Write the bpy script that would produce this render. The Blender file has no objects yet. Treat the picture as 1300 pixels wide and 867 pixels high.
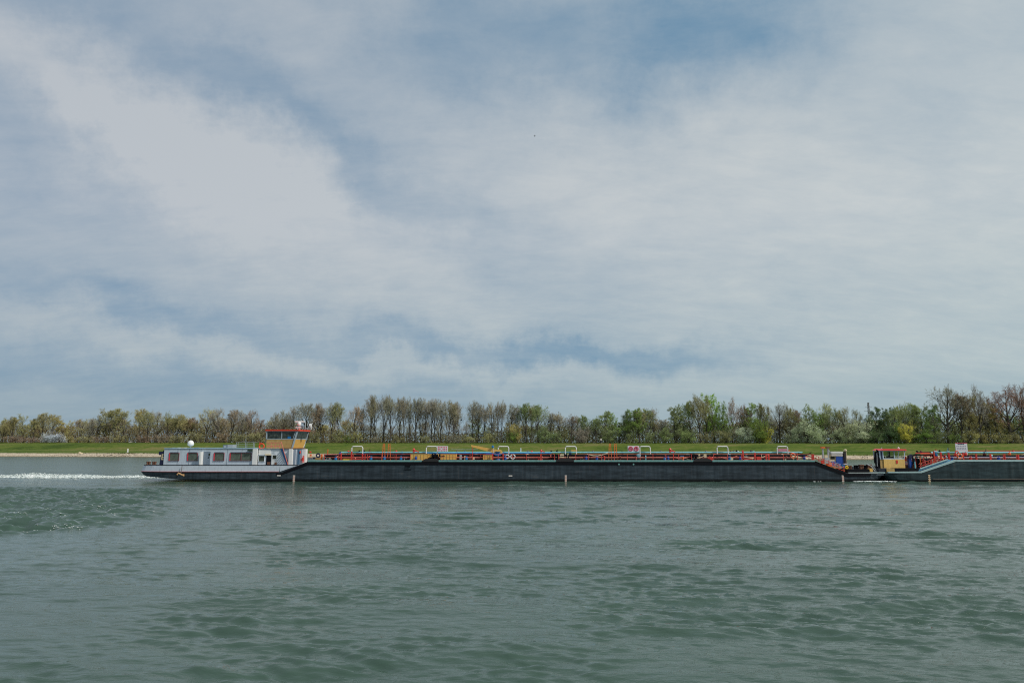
import bpy, math, random
import numpy as np
from mathutils import Vector, Matrix

scene = bpy.context.scene
R = math.radians
# ------------------------------------------------------------------ camera
CAM_H = 5.28
PITCH = R(8.55)
F = 866.7                      # focal length in photo pixels (24 mm on a 36 mm sensor)
cam_data = bpy.data.cameras.new('camera')
cam = bpy.data.objects.new('camera', cam_data)
scene.collection.objects.link(cam)
cam_data.lens = 24
cam_data.sensor_width = 36
cam_data.clip_start = 0.2
cam_data.clip_end = 20000
cam.location = (0, 0, CAM_H)
cam.rotation_euler = (R(90) + PITCH, 0, 0)
scene.camera = cam

# ------------------------------------------------------------------ light
SUN_EL, SUN_AZ = R(46), R(116)        # azimuth clockwise from +Y (towards the far bank): right and behind the camera
scene.view_settings.view_transform = 'Standard'
scene.view_settings.look = 'None'
scene.view_settings.exposure = 0.0
scene.view_settings.gamma = 1.0
scene.cycles.use_denoising = False
scene.cycles.filter_width = 1.1
scene.cycles.max_bounces = 8
scene.cycles.sample_clamp_direct = 2.5
scene.cycles.sample_clamp_indirect = 2.5
world = bpy.data.worlds.new('World')
scene.world = world
world.use_nodes = True
sun_d = bpy.data.lights.new('sun', 'SUN')
sun_d.energy = 3.1
sun_d.angle = R(5.0)
sun_d.color = (1.0, 0.95, 0.87)
sun = bpy.data.objects.new('sun', sun_d)
scene.collection.objects.link(sun)
sdir = Vector((math.sin(SUN_AZ) * math.cos(SUN_EL), math.cos(SUN_AZ) * math.cos(SUN_EL), math.sin(SUN_EL)))
sun.rotation_euler = (-sdir).to_track_quat('-Z', 'Y').to_euler()
sun.location = (60, -60, 90)


class NT:
    """small helper to write node trees"""
    def __init__(self, tree):
        self.t = tree
        tree.nodes.clear()

    def n(self, typ, ins=None, **kw):
        nd = self.t.nodes.new(typ)
        for k, v in kw.items():
            setattr(nd, k, v)
        for k, v in (ins or {}).items():
            s = nd.inputs[k]
            if isinstance(v, bpy.types.NodeSocket):
                self.t.links.new(v, s)
            else:
                s.default_value = v
        return nd

    def m(self, op, a, b=None, c=None, clamp=False):
        ins = {0: a}
        if b is not None: ins[1] = b
        if c is not None: ins[2] = c
        return self.n('ShaderNodeMath', ins, operation=op, use_clamp=clamp).outputs[0]

    def mix(self, f, a, b, blend='MIX'):
        nd = self.n('ShaderNodeMix', {0: f, 6: a, 7: b}, data_type='RGBA', blend_type=blend)
        return nd.outputs[2]

    def ramp(self, f, stops, interp='LINEAR'):
        nd = self.n('ShaderNodeValToRGB', {0: f})
        cr = nd.color_ramp
        cr.interpolation = interp
        while len(cr.elements) < len(stops): cr.elements.new(0.5)
        for e, (p, c) in zip(cr.elements, stops):
            e.position = p
            e.color = (*c, 1) if len(c) == 3 else c
        return nd.outputs[0]


def srgb(r, g, b):
    f = lambda v: (v / 255 / 12.92) if v <= 10 else ((v / 255 + 0.055) / 1.055) ** 2.4
    return (f(r), f(g), f(b))


def build_world():
    t = NT(world.node_tree)
    sky = t.n('ShaderNodeTexSky')
    sky.sky_type = 'NISHITA'
    sky.sun_disc = False
    sky.sun_elevation = SUN_EL
    sky.sun_rotation = SUN_AZ
    sky.air_density = 1.0
    sky.dust_density = 1.6
    sky.ozone_density = 1.6
    geo = t.n('ShaderNodeTexCoord')
    sep = t.n('ShaderNodeSeparateXYZ', {0: geo.outputs['Generated']})
    x, y, z = sep.outputs
    zc = t.m('MAXIMUM', z, 0.0)
    az = t.m('ARCTAN2', x, y)                       # radians, 0 = straight over the river
    el = t.m('ARCSINE', zc)
    # cloud sheet seen in perspective
    den = t.m('ADD', zc, 0.26)
    cx = t.m('DIVIDE', x, den)
    cy = t.m('DIVIDE', y, den)
    v = t.n('ShaderNodeCombineXYZ', {0: cx, 1: cy, 2: 0.0})
    rot = t.n('ShaderNodeMapping', {0: v.outputs[0], 'Rotation': (0, 0, R(-14)), 'Scale': (0.75, 1.0, 1)})
    n1 = t.n('ShaderNodeTexNoise', {'Vector': rot.outputs[0], 'Scale': 1.1, 'Detail': 9.0, 'Roughness': 0.58, 'Distortion': 0.7})
    rot2 = t.n('ShaderNodeMapping', {0: v.outputs[0], 'Rotation': (0, 0, R(24)), 'Scale': (1.0, 1.7, 1), 'Location': (3, 7, 0)})
    n2 = t.n('ShaderNodeTexNoise', {'Vector': rot2.outputs[0], 'Scale': 2.4, 'Detail': 10.0, 'Roughness': 0.68, 'Distortion': 0.45})
    # warp of the big shapes
    wv = t.n('ShaderNodeCombineXYZ', {0: az, 1: el, 2: 0.0})
    w1 = t.n('ShaderNodeTexNoise', {'Vector': wv.outputs[0], 'Scale': 3.4, 'Detail': 10.0, 'Roughness': 0.64})
    wsep = t.n('ShaderNodeSeparateColor', {0: w1.outputs['Color']})
    azw = t.m('MULTIPLY_ADD', t.m('SUBTRACT', wsep.outputs[0], 0.5), 0.60, az)
    elw = t.m('MULTIPLY_ADD', t.m('SUBTRACT', wsep.outputs[1], 0.5), 0.30, el)

    def ang(px, py):
        d = Vector((0, math.cos(PITCH), math.sin(PITCH))) + Vector((0, -math.sin(PITCH), math.cos(PITCH))) * ((433.5 - py) / F) + Vector(((px - 650) / F, 0, 0))
        d.normalize()
        return math.atan2(d.x, d.y), math.asin(d.z)
    dens = t.m('MULTIPLY_ADD', t.m('SUBTRACT', n1.outputs[0], 0.5), 0.52, 0.68)
    dens = t.m('MULTIPLY_ADD', t.m('SUBTRACT', n2.outputs[0], 0.5), 0.50, dens)
    rot3 = t.n('ShaderNodeMapping', {0: v.outputs[0], 'Rotation': (0, 0, R(-30)), 'Scale': (1.0, 2.2, 1), 'Location': (9, 2, 0)})
    n3 = t.n('ShaderNodeTexNoise', {'Vector': rot3.outputs[0], 'Scale': 6.5, 'Detail': 8.0, 'Roughness': 0.62, 'Distortion': 0.3})
    dens = t.m('MULTIPLY_ADD', t.m('SUBTRACT', n3.outputs[0], 0.5), 0.42, dens)
    for (px, py, rx, ry, a, s) in BLOBS:
        a0, e0 = ang(px, py)
        ca, sa = math.cos(R(a)), math.sin(R(a))
        dx = t.m('SUBTRACT', azw, a0)
        dy = t.m('SUBTRACT', elw, e0)
        u = t.m('MULTIPLY_ADD', dy, sa, t.m('MULTIPLY', dx, ca))
        w = t.m('MULTIPLY_ADD', dy, ca, t.m('MULTIPLY', dx, -sa))
        u = t.m('MULTIPLY', u, F / rx)
        w = t.m('MULTIPLY', w, F / ry)
        r2 = t.m('MULTIPLY_ADD', u, u, t.m('MULTIPLY', w, w))
        g = t.m('EXPONENT', t.m('MULTIPLY', r2, -1.0))
        dens = t.m('MULTIPLY_ADD', g, s, dens)
    dens = t.m('MINIMUM', t.m('MAXIMUM', dens, 0.03), 1.0)
    gain = 1.0 / WORLD_STRENGTH
    cl = [c * gain for c in CLOUD]
    # clear part: physical sky toned down by the thin veil
    clear = t.mix(0.85, sky.outputs[0], (CLEAR[0] * gain, CLEAR[1] * gain, CLEAR[2] * gain, 1))
    cloud = t.ramp(t.m('MULTIPLY', el, 1.0), [
        (0.0, tuple(c * 0.80 * k for c, k in zip(CLOUD, (0.82, 0.98, 1.0)))),
        (0.10, tuple(c * 0.92 * k for c, k in zip(CLOUD, (0.93, 1.0, 1.0)))),
        (0.30, CLOUD), (0.75, tuple(c * 0.93 for c in CLOUD)), (1.0, tuple(c * 0.90 for c in CLOUD))])
    cloud = t.mix(1.0, cloud, (gain, gain, gain, 1), 'MULTIPLY')
    # brighter towards the right, where the sun stands
    br = t.n('ShaderNodeMapRange', {0: az, 1: -0.9, 2: 1.2, 3: 0.93, 4: 1.12}, interpolation_type='SMOOTHSTEP').outputs[0]
    brc = t.n('ShaderNodeCombineColor', {0: br, 1: br, 2: t.m('MULTIPLY_ADD', t.m('SUBTRACT', br, 1.0), 0.6, 1.0)})
    col = t.mix(dens, clear, cloud)
    col = t.mix(1.0, col, brc.outputs[0], 'MULTIPLY')
    bg = t.n('ShaderNodeBackground', {'Color': col, 'Strength': WORLD_STRENGTH})
    out = t.n('ShaderNodeOutputWorld', {'Surface': bg.outputs[0]})


WORLD_STRENGTH = 0.1
CLOUD = srgb(191, 198, 203)
CLEAR = srgb(108, 145, 173)
BLOBS = [  # px, py, rx, ry, tilt, strength: where the veil is thin or thick, as directions over the river
    (870, 38, 190, 75, 0, -0.62), (560, 60, 150, 60, 10, -0.36), (350, 160, 250, 44, -25, -0.36),
    (40, 40, 150, 40, 0, -0.18), (700, 442, 230, 24, 0, -0.62), (200, 385, 190, 22, -6, -0.30),
    (20, 190, 90, 60, 0, -0.2), (250, 492, 520, 26, 0, -0.26), (1230, 110, 160, 50, 20, -0.10),
    (330, 262, 330, 60, -24, 0.34), (90, 120, 160, 40, -30, 0.20), (1180, 260, 330, 170, 0, 0.28), (760, 230, 200, 90, -10, 0.22),
    (400, 452, 330, 18, -4, 0.34), (1000, 470, 400, 40, 0, 0.10)]
build_world()


def W(px, py, Y):
    """world (X, Z) of the photograph point at the upright plane Y metres away"""
    k = (433.5 - py) / F
    dy = math.cos(PITCH) - k * math.sin(PITCH)
    dz = math.sin(PITCH) + k * math.cos(PITCH)
    t = Y / dy
    return (px - 650) / F * t, CAM_H + dz * t


def G(px, py, z0=0.0):
    """world (X, Y) where the photograph point meets the level z0"""
    k = (433.5 - py) / F
    dy = math.cos(PITCH) - k * math.sin(PITCH)
    dz = math.sin(PITCH) + k * math.cos(PITCH)
    t = (z0 - CAM_H) / dz
    return (px - 650) / F * t, dy * t


# ------------------------------------------------------------------ materials
MATS = {}


def mat(name, col, rough=0.55, metal=0.0, var=0.12, scale=3.0, dirt=0.0, dirtcol=(0.05, 0.04, 0.03), bump=0.0, spec=0.5):
    if name in MATS: return MATS[name]
    m = bpy.data.materials.new(name)
    m.use_nodes = True
    t = NT(m.node_tree)
    tc = t.n('ShaderNodeTexCoord')
    geo = t.n('ShaderNodeNewGeometry')
    nz = t.n('ShaderNodeTexNoise', {'Vector': geo.outputs['Position'], 'Scale': scale, 'Detail': 5.0, 'Roughness': 0.6})
    f = t.n('ShaderNodeMapRange', {0: nz.outputs[0], 1: 0.3, 2: 0.7, 3: 1 - var, 4: 1 + var}).outputs[0]
    fc = t.n('ShaderNodeCombineColor', {0: f, 1: f, 2: f})
    c = t.mix(1.0, (*col, 1), fc.outputs[0], 'MULTIPLY')
    if dirt > 0:
        mp = t.n('ShaderNodeMapping', {0: geo.outputs['Position'], 'Scale': (2.4, 2.4, 0.35)})
        n2 = t.n('ShaderNodeTexNoise', {'Vector': mp.outputs[0], 'Scale': 1.6, 'Detail': 6.0, 'Roughness': 0.65})
        df = t.n('ShaderNodeMapRange', {0: n2.outputs[0], 1: 0.52, 2: 0.72, 3: 0.0, 4: dirt}).outputs[0]
        c = t.mix(df, c, (*dirtcol, 1))
    b = t.n('ShaderNodeBsdfPrincipled', {'Base Color': c, 'Roughness': rough, 'Metallic': metal})
    b.inputs['Specular IOR Level'].default_value = spec
    if bump > 0:
        bn = t.n('ShaderNodeBump', {'Strength': bump, 'Distance': 0.05, 'Height': nz.outputs[0]})
        t.t.links.new(bn.outputs[0], b.inputs['Normal'])
    t.n('ShaderNodeOutputMaterial', {'Surface': b.outputs[0]})
    MATS[name] = m
    return m


GREY = mat('pale blue grey paint', (0.50, 0.57, 0.635), 0.5, var=0.06, dirt=0.3, dirtcol=(0.16, 0.15, 0.14))
STRAKE = mat('grey hull paint', (0.55, 0.60, 0.665), 0.5, var=0.08, dirt=0.35, dirtcol=(0.17, 0.16, 0.15))
LIGHT = mat('light grey paint', (0.66, 0.71, 0.76), 0.5, var=0.06, dirt=0.15)
SLATEP = mat('slate paint', (0.17, 0.22, 0.28), 0.5, var=0.08)
WHITE = mat('white paint', (0.78, 0.78, 0.76), 0.45, var=0.04, dirt=0.12, dirtcol=(0.4, 0.3, 0.2))
CREAM = mat('cream paint', (0.66, 0.55, 0.36), 0.5, var=0.06, dirt=0.15)
RED = mat('red paint', (0.62, 0.045, 0.03), 0.45, var=0.15, dirt=0.1)
ORANGE = mat('orange paint', (0.78, 0.16, 0.03), 0.5, var=0.12)
PINK = mat('faded red paint', (0.60, 0.17, 0.13), 0.55, var=0.15, dirt=0.1)
MAROON = mat('oxide red deck paint', (0.11, 0.024, 0.020), 0.7, var=0.3, dirt=0.3, bump=0.2)
YELLOW = mat('yellow ochre paint', (0.72, 0.43, 0.10), 0.5, var=0.06, dirt=0.12)
OCHRE = mat('weathered ochre paint', (0.42, 0.28, 0.10), 0.6, var=0.14, dirt=0.35, dirtcol=(0.16, 0.11, 0.05))
BYEL = mat('bright yellow paint', (0.85, 0.55, 0.02), 0.5)
BLUE = mat('blue paint', (0.015, 0.07, 0.34), 0.45, var=0.15)
MBLUE = mat('mid blue paint', (0.01, 0.16, 0.42), 0.45, var=0.15)
NAVY = mat('navy paint', (0.010, 0.013, 0.05), 0.5)
CYAN = mat('light turquoise pipe paint', (0.20, 0.52, 0.60), 0.5, var=0.15, dirt=0.15)
TEAL = mat('sea green gunwale paint', (0.17, 0.36, 0.34), 0.55, var=0.15, dirt=0.35, dirtcol=(0.12, 0.13, 0.12))
BLACK = mat('black paint', (0.006, 0.006, 0.009), 0.6, var=0.2, spec=0.12)
RUBBER = mat('black rubber', (0.015, 0.015, 0.016), 0.8)
STEEL = mat('weathered steel', (0.16, 0.15, 0.14), 0.5, metal=0.3, var=0.2)
GALV = mat('galvanised steel', (0.45, 0.48, 0.50), 0.45, metal=0.4)
RUST = mat('rusty brown steel', (0.16, 0.07, 0.04), 0.75, var=0.3)
ROPE = mat('tan rope', (0.50, 0.30, 0.14), 0.9)
BARK = mat('grey brown bark', (0.075, 0.062, 0.048), 0.9, var=0.3, scale=1.0)
PALEBARK = mat('pale grey bark', (0.13, 0.12, 0.10), 0.9, var=0.3, scale=1.0)


def make_hull_mat(name, col, wlz):
    m = bpy.data.materials.new(name)
    m.use_nodes = True
    t = NT(m.node_tree)
    geo = t.n('ShaderNodeNewGeometry')
    P = geo.outputs['Position']
    sep = t.n('ShaderNodeSeparateXYZ', {0: P})
    mp = t.n('ShaderNodeMapping', {0: P, 'Scale': (0.35, 0.35, 2.2)})
    scuff = t.n('ShaderNodeTexNoise', {'Vector': mp.outputs[0], 'Scale': 1.3, 'Detail': 7.0, 'Roughness': 0.65})
    mp2 = t.n('ShaderNodeMapping', {0: P, 'Scale': (1.7, 1.7, 0.10)})
    drip = t.n('ShaderNodeTexNoise', {'Vector': mp2.outputs[0], 'Scale': 1.4, 'Detail': 5.0, 'Roughness': 0.6})
    big = t.n('ShaderNodeTexNoise', {'Vector': P, 'Scale': 0.14, 'Detail': 2.0})
    f = t.n('ShaderNodeMapRange', {0: scuff.outputs[0], 1: 0.35, 2: 0.7, 3: 0.68, 4: 1.75}).outputs[0]
    f2 = t.n('ShaderNodeMapRange', {0: drip.outputs[0], 1: 0.3, 2: 0.7, 3: 0.72, 4: 1.45}).outputs[0]
    f3 = t.n('ShaderNodeMapRange', {0: big.outputs[0], 1: 0.3, 2: 0.7, 3: 0.85, 4: 1.2}).outputs[0]
    ff = t.m('MULTIPLY', t.m('MULTIPLY', f, f2), f3)
    fc = t.n('ShaderNodeCombineColor', {0: ff, 1: ff, 2: ff})
    c = t.mix(1.0, (*col, 1), fc.outputs[0], 'MULTIPLY')
    # rusty scrapes
    rf = t.n('ShaderNodeMapRange', {0: scuff.outputs[0], 1: 0.62, 2: 0.72, 3: 0.0, 4: 0.6}).outputs[0]
    c = t.mix(rf, c, (0.10, 0.085, 0.075, 1))
    df = t.n('ShaderNodeMapRange', {0: drip.outputs[0], 1: 0.60, 2: 0.72, 3: 0.0, 4: 0.6}).outputs[0]
    c = t.mix(df, c, (0.075, 0.055, 0.045, 1))
    # black boot topping below the line, painted
    wl = t.m('LESS_THAN', sep.outputs[2], t.m('MULTIPLY_ADD', scuff.outputs[0], 0.06, wlz))
    c = t.mix(wl, c, (0.006, 0.007, 0.008, 1))
    # shallow dents between frames
    wv = t.n('ShaderNodeTexWave', {'Vector': P, 'Scale': 0.26, 'Distortion': 0.6, 'Detail': 1.0}, wave_type='BANDS', bands_direction='X')
    hgt = t.m('MULTIPLY_ADD', scuff.outputs[0], 0.5, wv.outputs[1])
    bn = t.n('ShaderNodeBump', {'Strength': 0.35, 'Distance': 0.06, 'Height': hgt})
    b = t.n('ShaderNodeBsdfPrincipled', {'Base Color': c, 'Roughness': 0.5, 'Normal': bn.outputs[0]})
    b.inputs['Specular IOR Level'].default_value = 0.25
    t.n('ShaderNodeOutputMaterial', {'Surface': b.outputs[0]})
    return m


def glass_dark():
    m = bpy.data.materials.new('dark window glass')
    m.use_nodes = True
    t = NT(m.node_tree)
    geo = t.n('ShaderNodeNewGeometry')
    nz = t.n('ShaderNodeTexNoise', {'Vector': geo.outputs['Position'], 'Scale': 2.3, 'Detail': 2.0})
    c = t.ramp(nz.outputs[0], [(0.35, (0.012, 0.016, 0.014)), (0.6, (0.05, 0.065, 0.05)), (0.75, (0.10, 0.11, 0.09))])
    b = t.n('ShaderNodeBsdfPrincipled', {'Base Color': c, 'Roughness': 0.04})
    t.n('ShaderNodeOutputMaterial', {'Surface': b.outputs[0]})
    return m


def glass_clear():
    m = bpy.data.materials.new('clear window glass')
    m.use_nodes = True
    t = NT(m.node_tree)
    tr = t.n('ShaderNodeBsdfTransparent', {'Color': (0.75, 0.82, 0.80, 1)})
    gl = t.n('ShaderNodeBsdfGlossy', {'Roughness': 0.02})
    fr = t.n('ShaderNodeFresnel', {'IOR': 1.5})
    mx = t.n('ShaderNodeMixShader', {0: fr.outputs[0], 1: tr.outputs[0], 2: gl.outputs[0]})
    t.n('ShaderNodeOutputMaterial', {'Surface': mx.outputs[0]})
    return m


HULL1 = make_hull_mat('slate hull paint', (0.026, 0.036, 0.045), 0.30)
HULL2 = make_hull_mat('dark green black hull paint', (0.020, 0.034, 0.038), 0.18)
GLASS = glass_dark()
CLEARG = glass_clear()

# ------------------------------------------------------------------ building helpers
COL = scene.collection
ORG = Vector((0, 0, 0))          # world position of the thing being built


class MB:
    def __init__(self):
        self.v, self.f, self.mi, self.mats = [], [], [], []
        self.cur = 0

    def use(self, m):
        if m not in self.mats: self.mats.append(m)
        self.cur = self.mats.index(m)
        return self

    def face(self, idx):
        self.f.append(tuple(idx)); self.mi.append(self.cur)

    def hexa(self, p):            # 8 points: bottom 4 then top 4
        b = len(self.v)
        self.v += [tuple(q) for q in p]
        for q in ((0, 3, 2, 1), (4, 5, 6, 7), (0, 1, 5, 4), (1, 2, 6, 5), (2, 3, 7, 6), (3, 0, 4, 7)):
            self.face([b + i for i in q])
        return self

    def box(self, x0, x1, y0, y1, z0, z1):
        return self.hexa([(x0, y0, z0), (x1, y0, z0), (x1, y1, z0), (x0, y1, z0), (x0, y0, z1), (x1, y0, z1), (x1, y1, z1), (x0, y1, z1)])

    def tube(self, pts, r, n=6, cap=True, r2=None):
        pts = [Vector(p) for p in pts]
        b = len(self.v)
        k = len(pts)
        for i, p in enumerate(pts):
            d = (pts[min(i + 1, k - 1)] - pts[max(i - 1, 0)])
            if d.length < 1e-9: d = Vector((0, 0, 1))
            d.normalize()
            a = Vector((0, 0, 1)) if abs(d.z) < 0.9 else Vector((1, 0, 0))
            s = d.cross(a).normalized(); u = s.cross(d)
            rr = r if r2 is None else r + (r2 - r) * i / (k - 1)
            for j in range(n):
                t = 2 * math.pi * (j + 0.5) / n
                self.v.append(tuple(p + s * (rr * math.cos(t)) + u * (rr * math.sin(t))))
        for i in range(k - 1):
            for j in range(n):
                a0 = b + i * n + j; a1 = b + i * n + (j + 1) % n
                self.face((a0, a1, a1 + n, a0 + n))
        if cap:
            self.face([b + j for j in range(n)][::-1])
            self.face([b + (k - 1) * n + j for j in range(n)])
        return self

    def lathe(self, c, prof, n=12, axis='Z'):
        """prof: (radius, height) pairs"""
        b = len(self.v)
        for (r, h) in prof:
            for j in range(n):
                t = 2 * math.pi * j / n
                a, d = r * math.cos(t), r * math.sin(t)
                if axis == 'Z': p = (c[0] + a, c[1] + d, c[2] + h)
                elif axis == 'Y': p = (c[0] + a, c[1] + h, c[2] + d)
                else: p = (c[0] + h, c[1] + a, c[2] + d)
                self.v.append(p)
        for i in range(len(prof) - 1):
            for j in range(n):
                a0 = b + i * n + j; a1 = b + i * n + (j + 1) % n
                self.face((a0, a1, a1 + n, a0 + n))
        self.face([b + j for j in range(n)]); self.face([b + (len(prof) - 1) * n + j for j in range(n)])
        return self

    def torus(self, c, R0, r, axis='Y', n=18, m=8):
        b = len(self.v)
        for i in range(n):
            t = 2 * math.pi * i / n
            for j in range(m):
                s = 2 * math.pi * j / m
                a = (R0 + r * math.cos(s)) * math.cos(t); d = (R0 + r * math.cos(s)) * math.sin(t); h = r * math.sin(s)
                self.v.append((c[0] + a, c[1] + h, c[2] + d) if axis == 'Y' else (c[0] + a, c[1] + d, c[2] + h) if axis == 'Z' else (c[0] + h, c[1] + a, c[2] + d))
        for i in range(n):
            for j in range(m):
                self.face((b + i * m + j, b + i * m + (j + 1) % m, b + ((i + 1) % n) * m + (j + 1) % m, b + ((i + 1) % n) * m + j))
        return self

    def prism(self, poly, y0, y1):     # poly in x,z ; extruded along y
        b = len(self.v); n = len(poly)
        self.v += [(x, y0, z) for x, z in poly] + [(x, y1, z) for x, z in poly]
        self.face([b + i for i in range(n)]); self.face([b + n + i for i in range(n)][::-1])
        for i in range(n):
            j = (i + 1) % n
            self.face((b + j, b + i, b + n + i, b + n + j))
        return self

    def build(self, name, m=None, parent=None, smooth=False, org=None):
        o_ = ORG if org is None else Vector(org)
        me = bpy.data.meshes.new(name)
        me.from_pydata([(x - o_.x, y - o_.y, z - o_.z) for x, y, z in self.v], [], self.f)
        ms = self.mats if m is None else [m]
        for q in ms: me.materials.append(q)
        if m is None and len(ms) > 1: me.polygons.foreach_set('material_index', self.mi)
        import bmesh
        bm = bmesh.new(); bm.from_mesh(me)
        bmesh.ops.recalc_face_normals(bm, faces=bm.faces)
        bm.to_mesh(me); bm.free()
        if smooth: me.polygons.foreach_set('use_smooth', [True] * len(me.polygons))
        ob = bpy.data.objects.new(name, me)
        COL.objects.link(ob)
        if parent is not None: ob.parent = parent
        elif org is not None or ORG.length > 0: ob.location = o_
        return ob


def tag(o, label=None, cat=None, group=None, kind=None):
    if label: o['label'] = label
    if cat: o['category'] = cat
    if group: o['group'] = group
    if kind: o['kind'] = kind
    return o


def thing(name, loc, label, cat, group=None):
    o = bpy.data.objects.new(name, None)
    o.empty_display_size = 0.5
    COL.objects.link(o)
    o.location = loc
    return tag(o, label, cat, group)


def inst(src, name, parent, loc, rot=(0, 0, 0), scale=(1, 1, 1)):
    """another object with the same mesh; loc is in the parent's frame"""
    o = bpy.data.objects.new(name, src.data if hasattr(src, 'data') else src)
    COL.objects.link(o)
    o.parent = parent
    o.location = loc; o.rotation_euler = rot; o.scale = scale
    return o


# ------------------------------------------------------------------ river
rng = np.random.default_rng(11)


def vnoise(x, y, s, seed=0):
    """smooth value noise in 0..1"""
    x = x / s + seed * 17.3; y = y / s + seed * 9.1
    xi = np.floor(x).astype(np.int64); yi = np.floor(y).astype(np.int64)
    fx = x - xi; fy = y - yi
    fx = fx * fx * (3 - 2 * fx); fy = fy * fy * (3 - 2 * fy)

    def h(a, b):
        n = (a * 374761393 + b * 668265263 + seed * 1442695041) & 0xffffffff
        n = ((n ^ (n >> 13)) * 1274126177) & 0xffffffff
        return ((n ^ (n >> 16)) & 0xffff) / 65535.0
    return (h(xi, yi) * (1 - fx) + h(xi + 1, yi) * fx) * (1 - fy) + (h(xi, yi + 1) * (1 - fx) + h(xi + 1, yi + 1) * fx) * fy


def fbm(x, y, s, seed=0, o=4):
    a = 0; w = 0.5; tot = 0
    for i in range(o):
        a = a + w * vnoise(x, y, s / 2 ** i, seed + i * 3); tot += w; w *= 0.5
    return a / tot


WAVES = []
for i in range(150):
    lam = 0.34 * (20.0 / 0.34) ** (rng.random() ** 1.45)
    th = math.radians(-100 + (rng.normal(-11, 17 if lam < 0.9 else (13 if lam < 3 else 9)) if i % 4 else rng.normal(20, 10)))     # travelling towards the near bank, crests run left to right
    WAVES.append((lam, th, rng.random() * 6.283, rng.random() + 0.5))


def turb(x, y):
    """1 inside the churned water behind the ship, 0 outside"""
    b = (y - 38) / (90 - 38)
    right = -28.0 - (y - 50) * 0.26 + 10 * (fbm(x, y, 12, 41) - 0.5)
    near = 44 + (x + 28) * 0.8 + 8 * (fbm(x, y, 9, 5) - 0.5)
    a = 1 / (1 + np.exp(-(right - x) / 0.9))
    c = 1 / (1 + np.exp(-(y - near) / 0.5))
    d = 1 / (1 + np.exp((y - 84 - 7 * (fbm(x, y, 12, 77) - 0.5)) / 1.8))
    return a * c * d


def height(x, y, cell):
    h = np.zeros_like(x)
    gate = fbm(x, y * 1.3, 5.0, 3)
    gate2 = fbm(x * 0.55 + 40, y * 1.0, 26.0, 8, 3)
    slick = 1 / (1 + np.exp(-(x + 12 + 0.30 * (40 - y) + 9 * (fbm(x, y, 15, 21) - 0.5)) / 6.0))   # calmer on the left
    amp_s = 0.30 + 0.70 * slick
    for lam, th, ph, w in WAVES:
        k = 2 * math.pi / lam
        a = 0.0053 * lam ** 0.74 * w
        if lam > 5: a *= 0.26
        elif lam > 2.2: a *= 0.45
        elif lam > 0.5: a *= 1.12
        fade = np.clip((lam / np.maximum(cell, 1e-3) - 2.0) / 2.0, 0, 1)
        g = np.clip((gate if lam < 4 else gate2) * 3.8 - 1.15, 0.30, 2.0)
        wob = 0.22 * lam * (vnoise(x, y, lam * 3.1, int(lam * 10)) - 0.5) * 2
        arg = k * (x * math.cos(th) + y * math.sin(th) + wob) + ph
        s = np.sin(arg - 0.6 * np.sin(arg))       # steeper face towards the near bank
        h += a * g * fade * (2.15 * (0.5 + 0.5 * s) ** 1.35 - 1.0)
    h *= amp_s * (0.70 + 0.30 * np.clip((y - 22) / 22, 0, 1))      # calmer in the lee of the near bank
    T = turb(x, y)
    ch = (1 - np.abs(2 * fbm(x * 0.7, y * 1.7, 1.9, 61, 3) - 1)) ** 2
    ch2 = fbm(x, y * 1.5, 0.9, 67, 3)
    h += T * (0.66 * (ch - 0.5) + 0.34 * (ch2 - 0.5))
    return h


def grid_mesh(name, X, Y, Z, m):
    r, c = X.shape
    me = bpy.data.meshes.new(name)
    co = np.stack([X, Y, Z], -1).reshape(-1, 3).astype(np.float32)
    me.vertices.add(r * c)
    me.vertices.foreach_set('co', co.ravel())
    i = np.arange(r * c).reshape(r, c)
    q = np.stack([i[:-1, :-1], i[:-1, 1:], i[1:, 1:], i[1:, :-1]], -1).reshape(-1, 4)
    me.loops.add(q.size)
    me.loops.foreach_set('vertex_index', q.ravel().astype(np.int32))
    me.polygons.add(len(q))
    me.polygons.foreach_set('loop_start', np.arange(0, q.size, 4, dtype=np.int32))
    me.polygons.foreach_set('loop_total', np.full(len(q), 4, np.int32))
    me.polygons.foreach_set('use_smooth', np.ones(len(q), bool))
    me.update(calc_edges=True)
    me.materials.append(m)
    o = bpy.data.objects.new(name, me)
    COL.objects.link(o)
    return o


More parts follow.
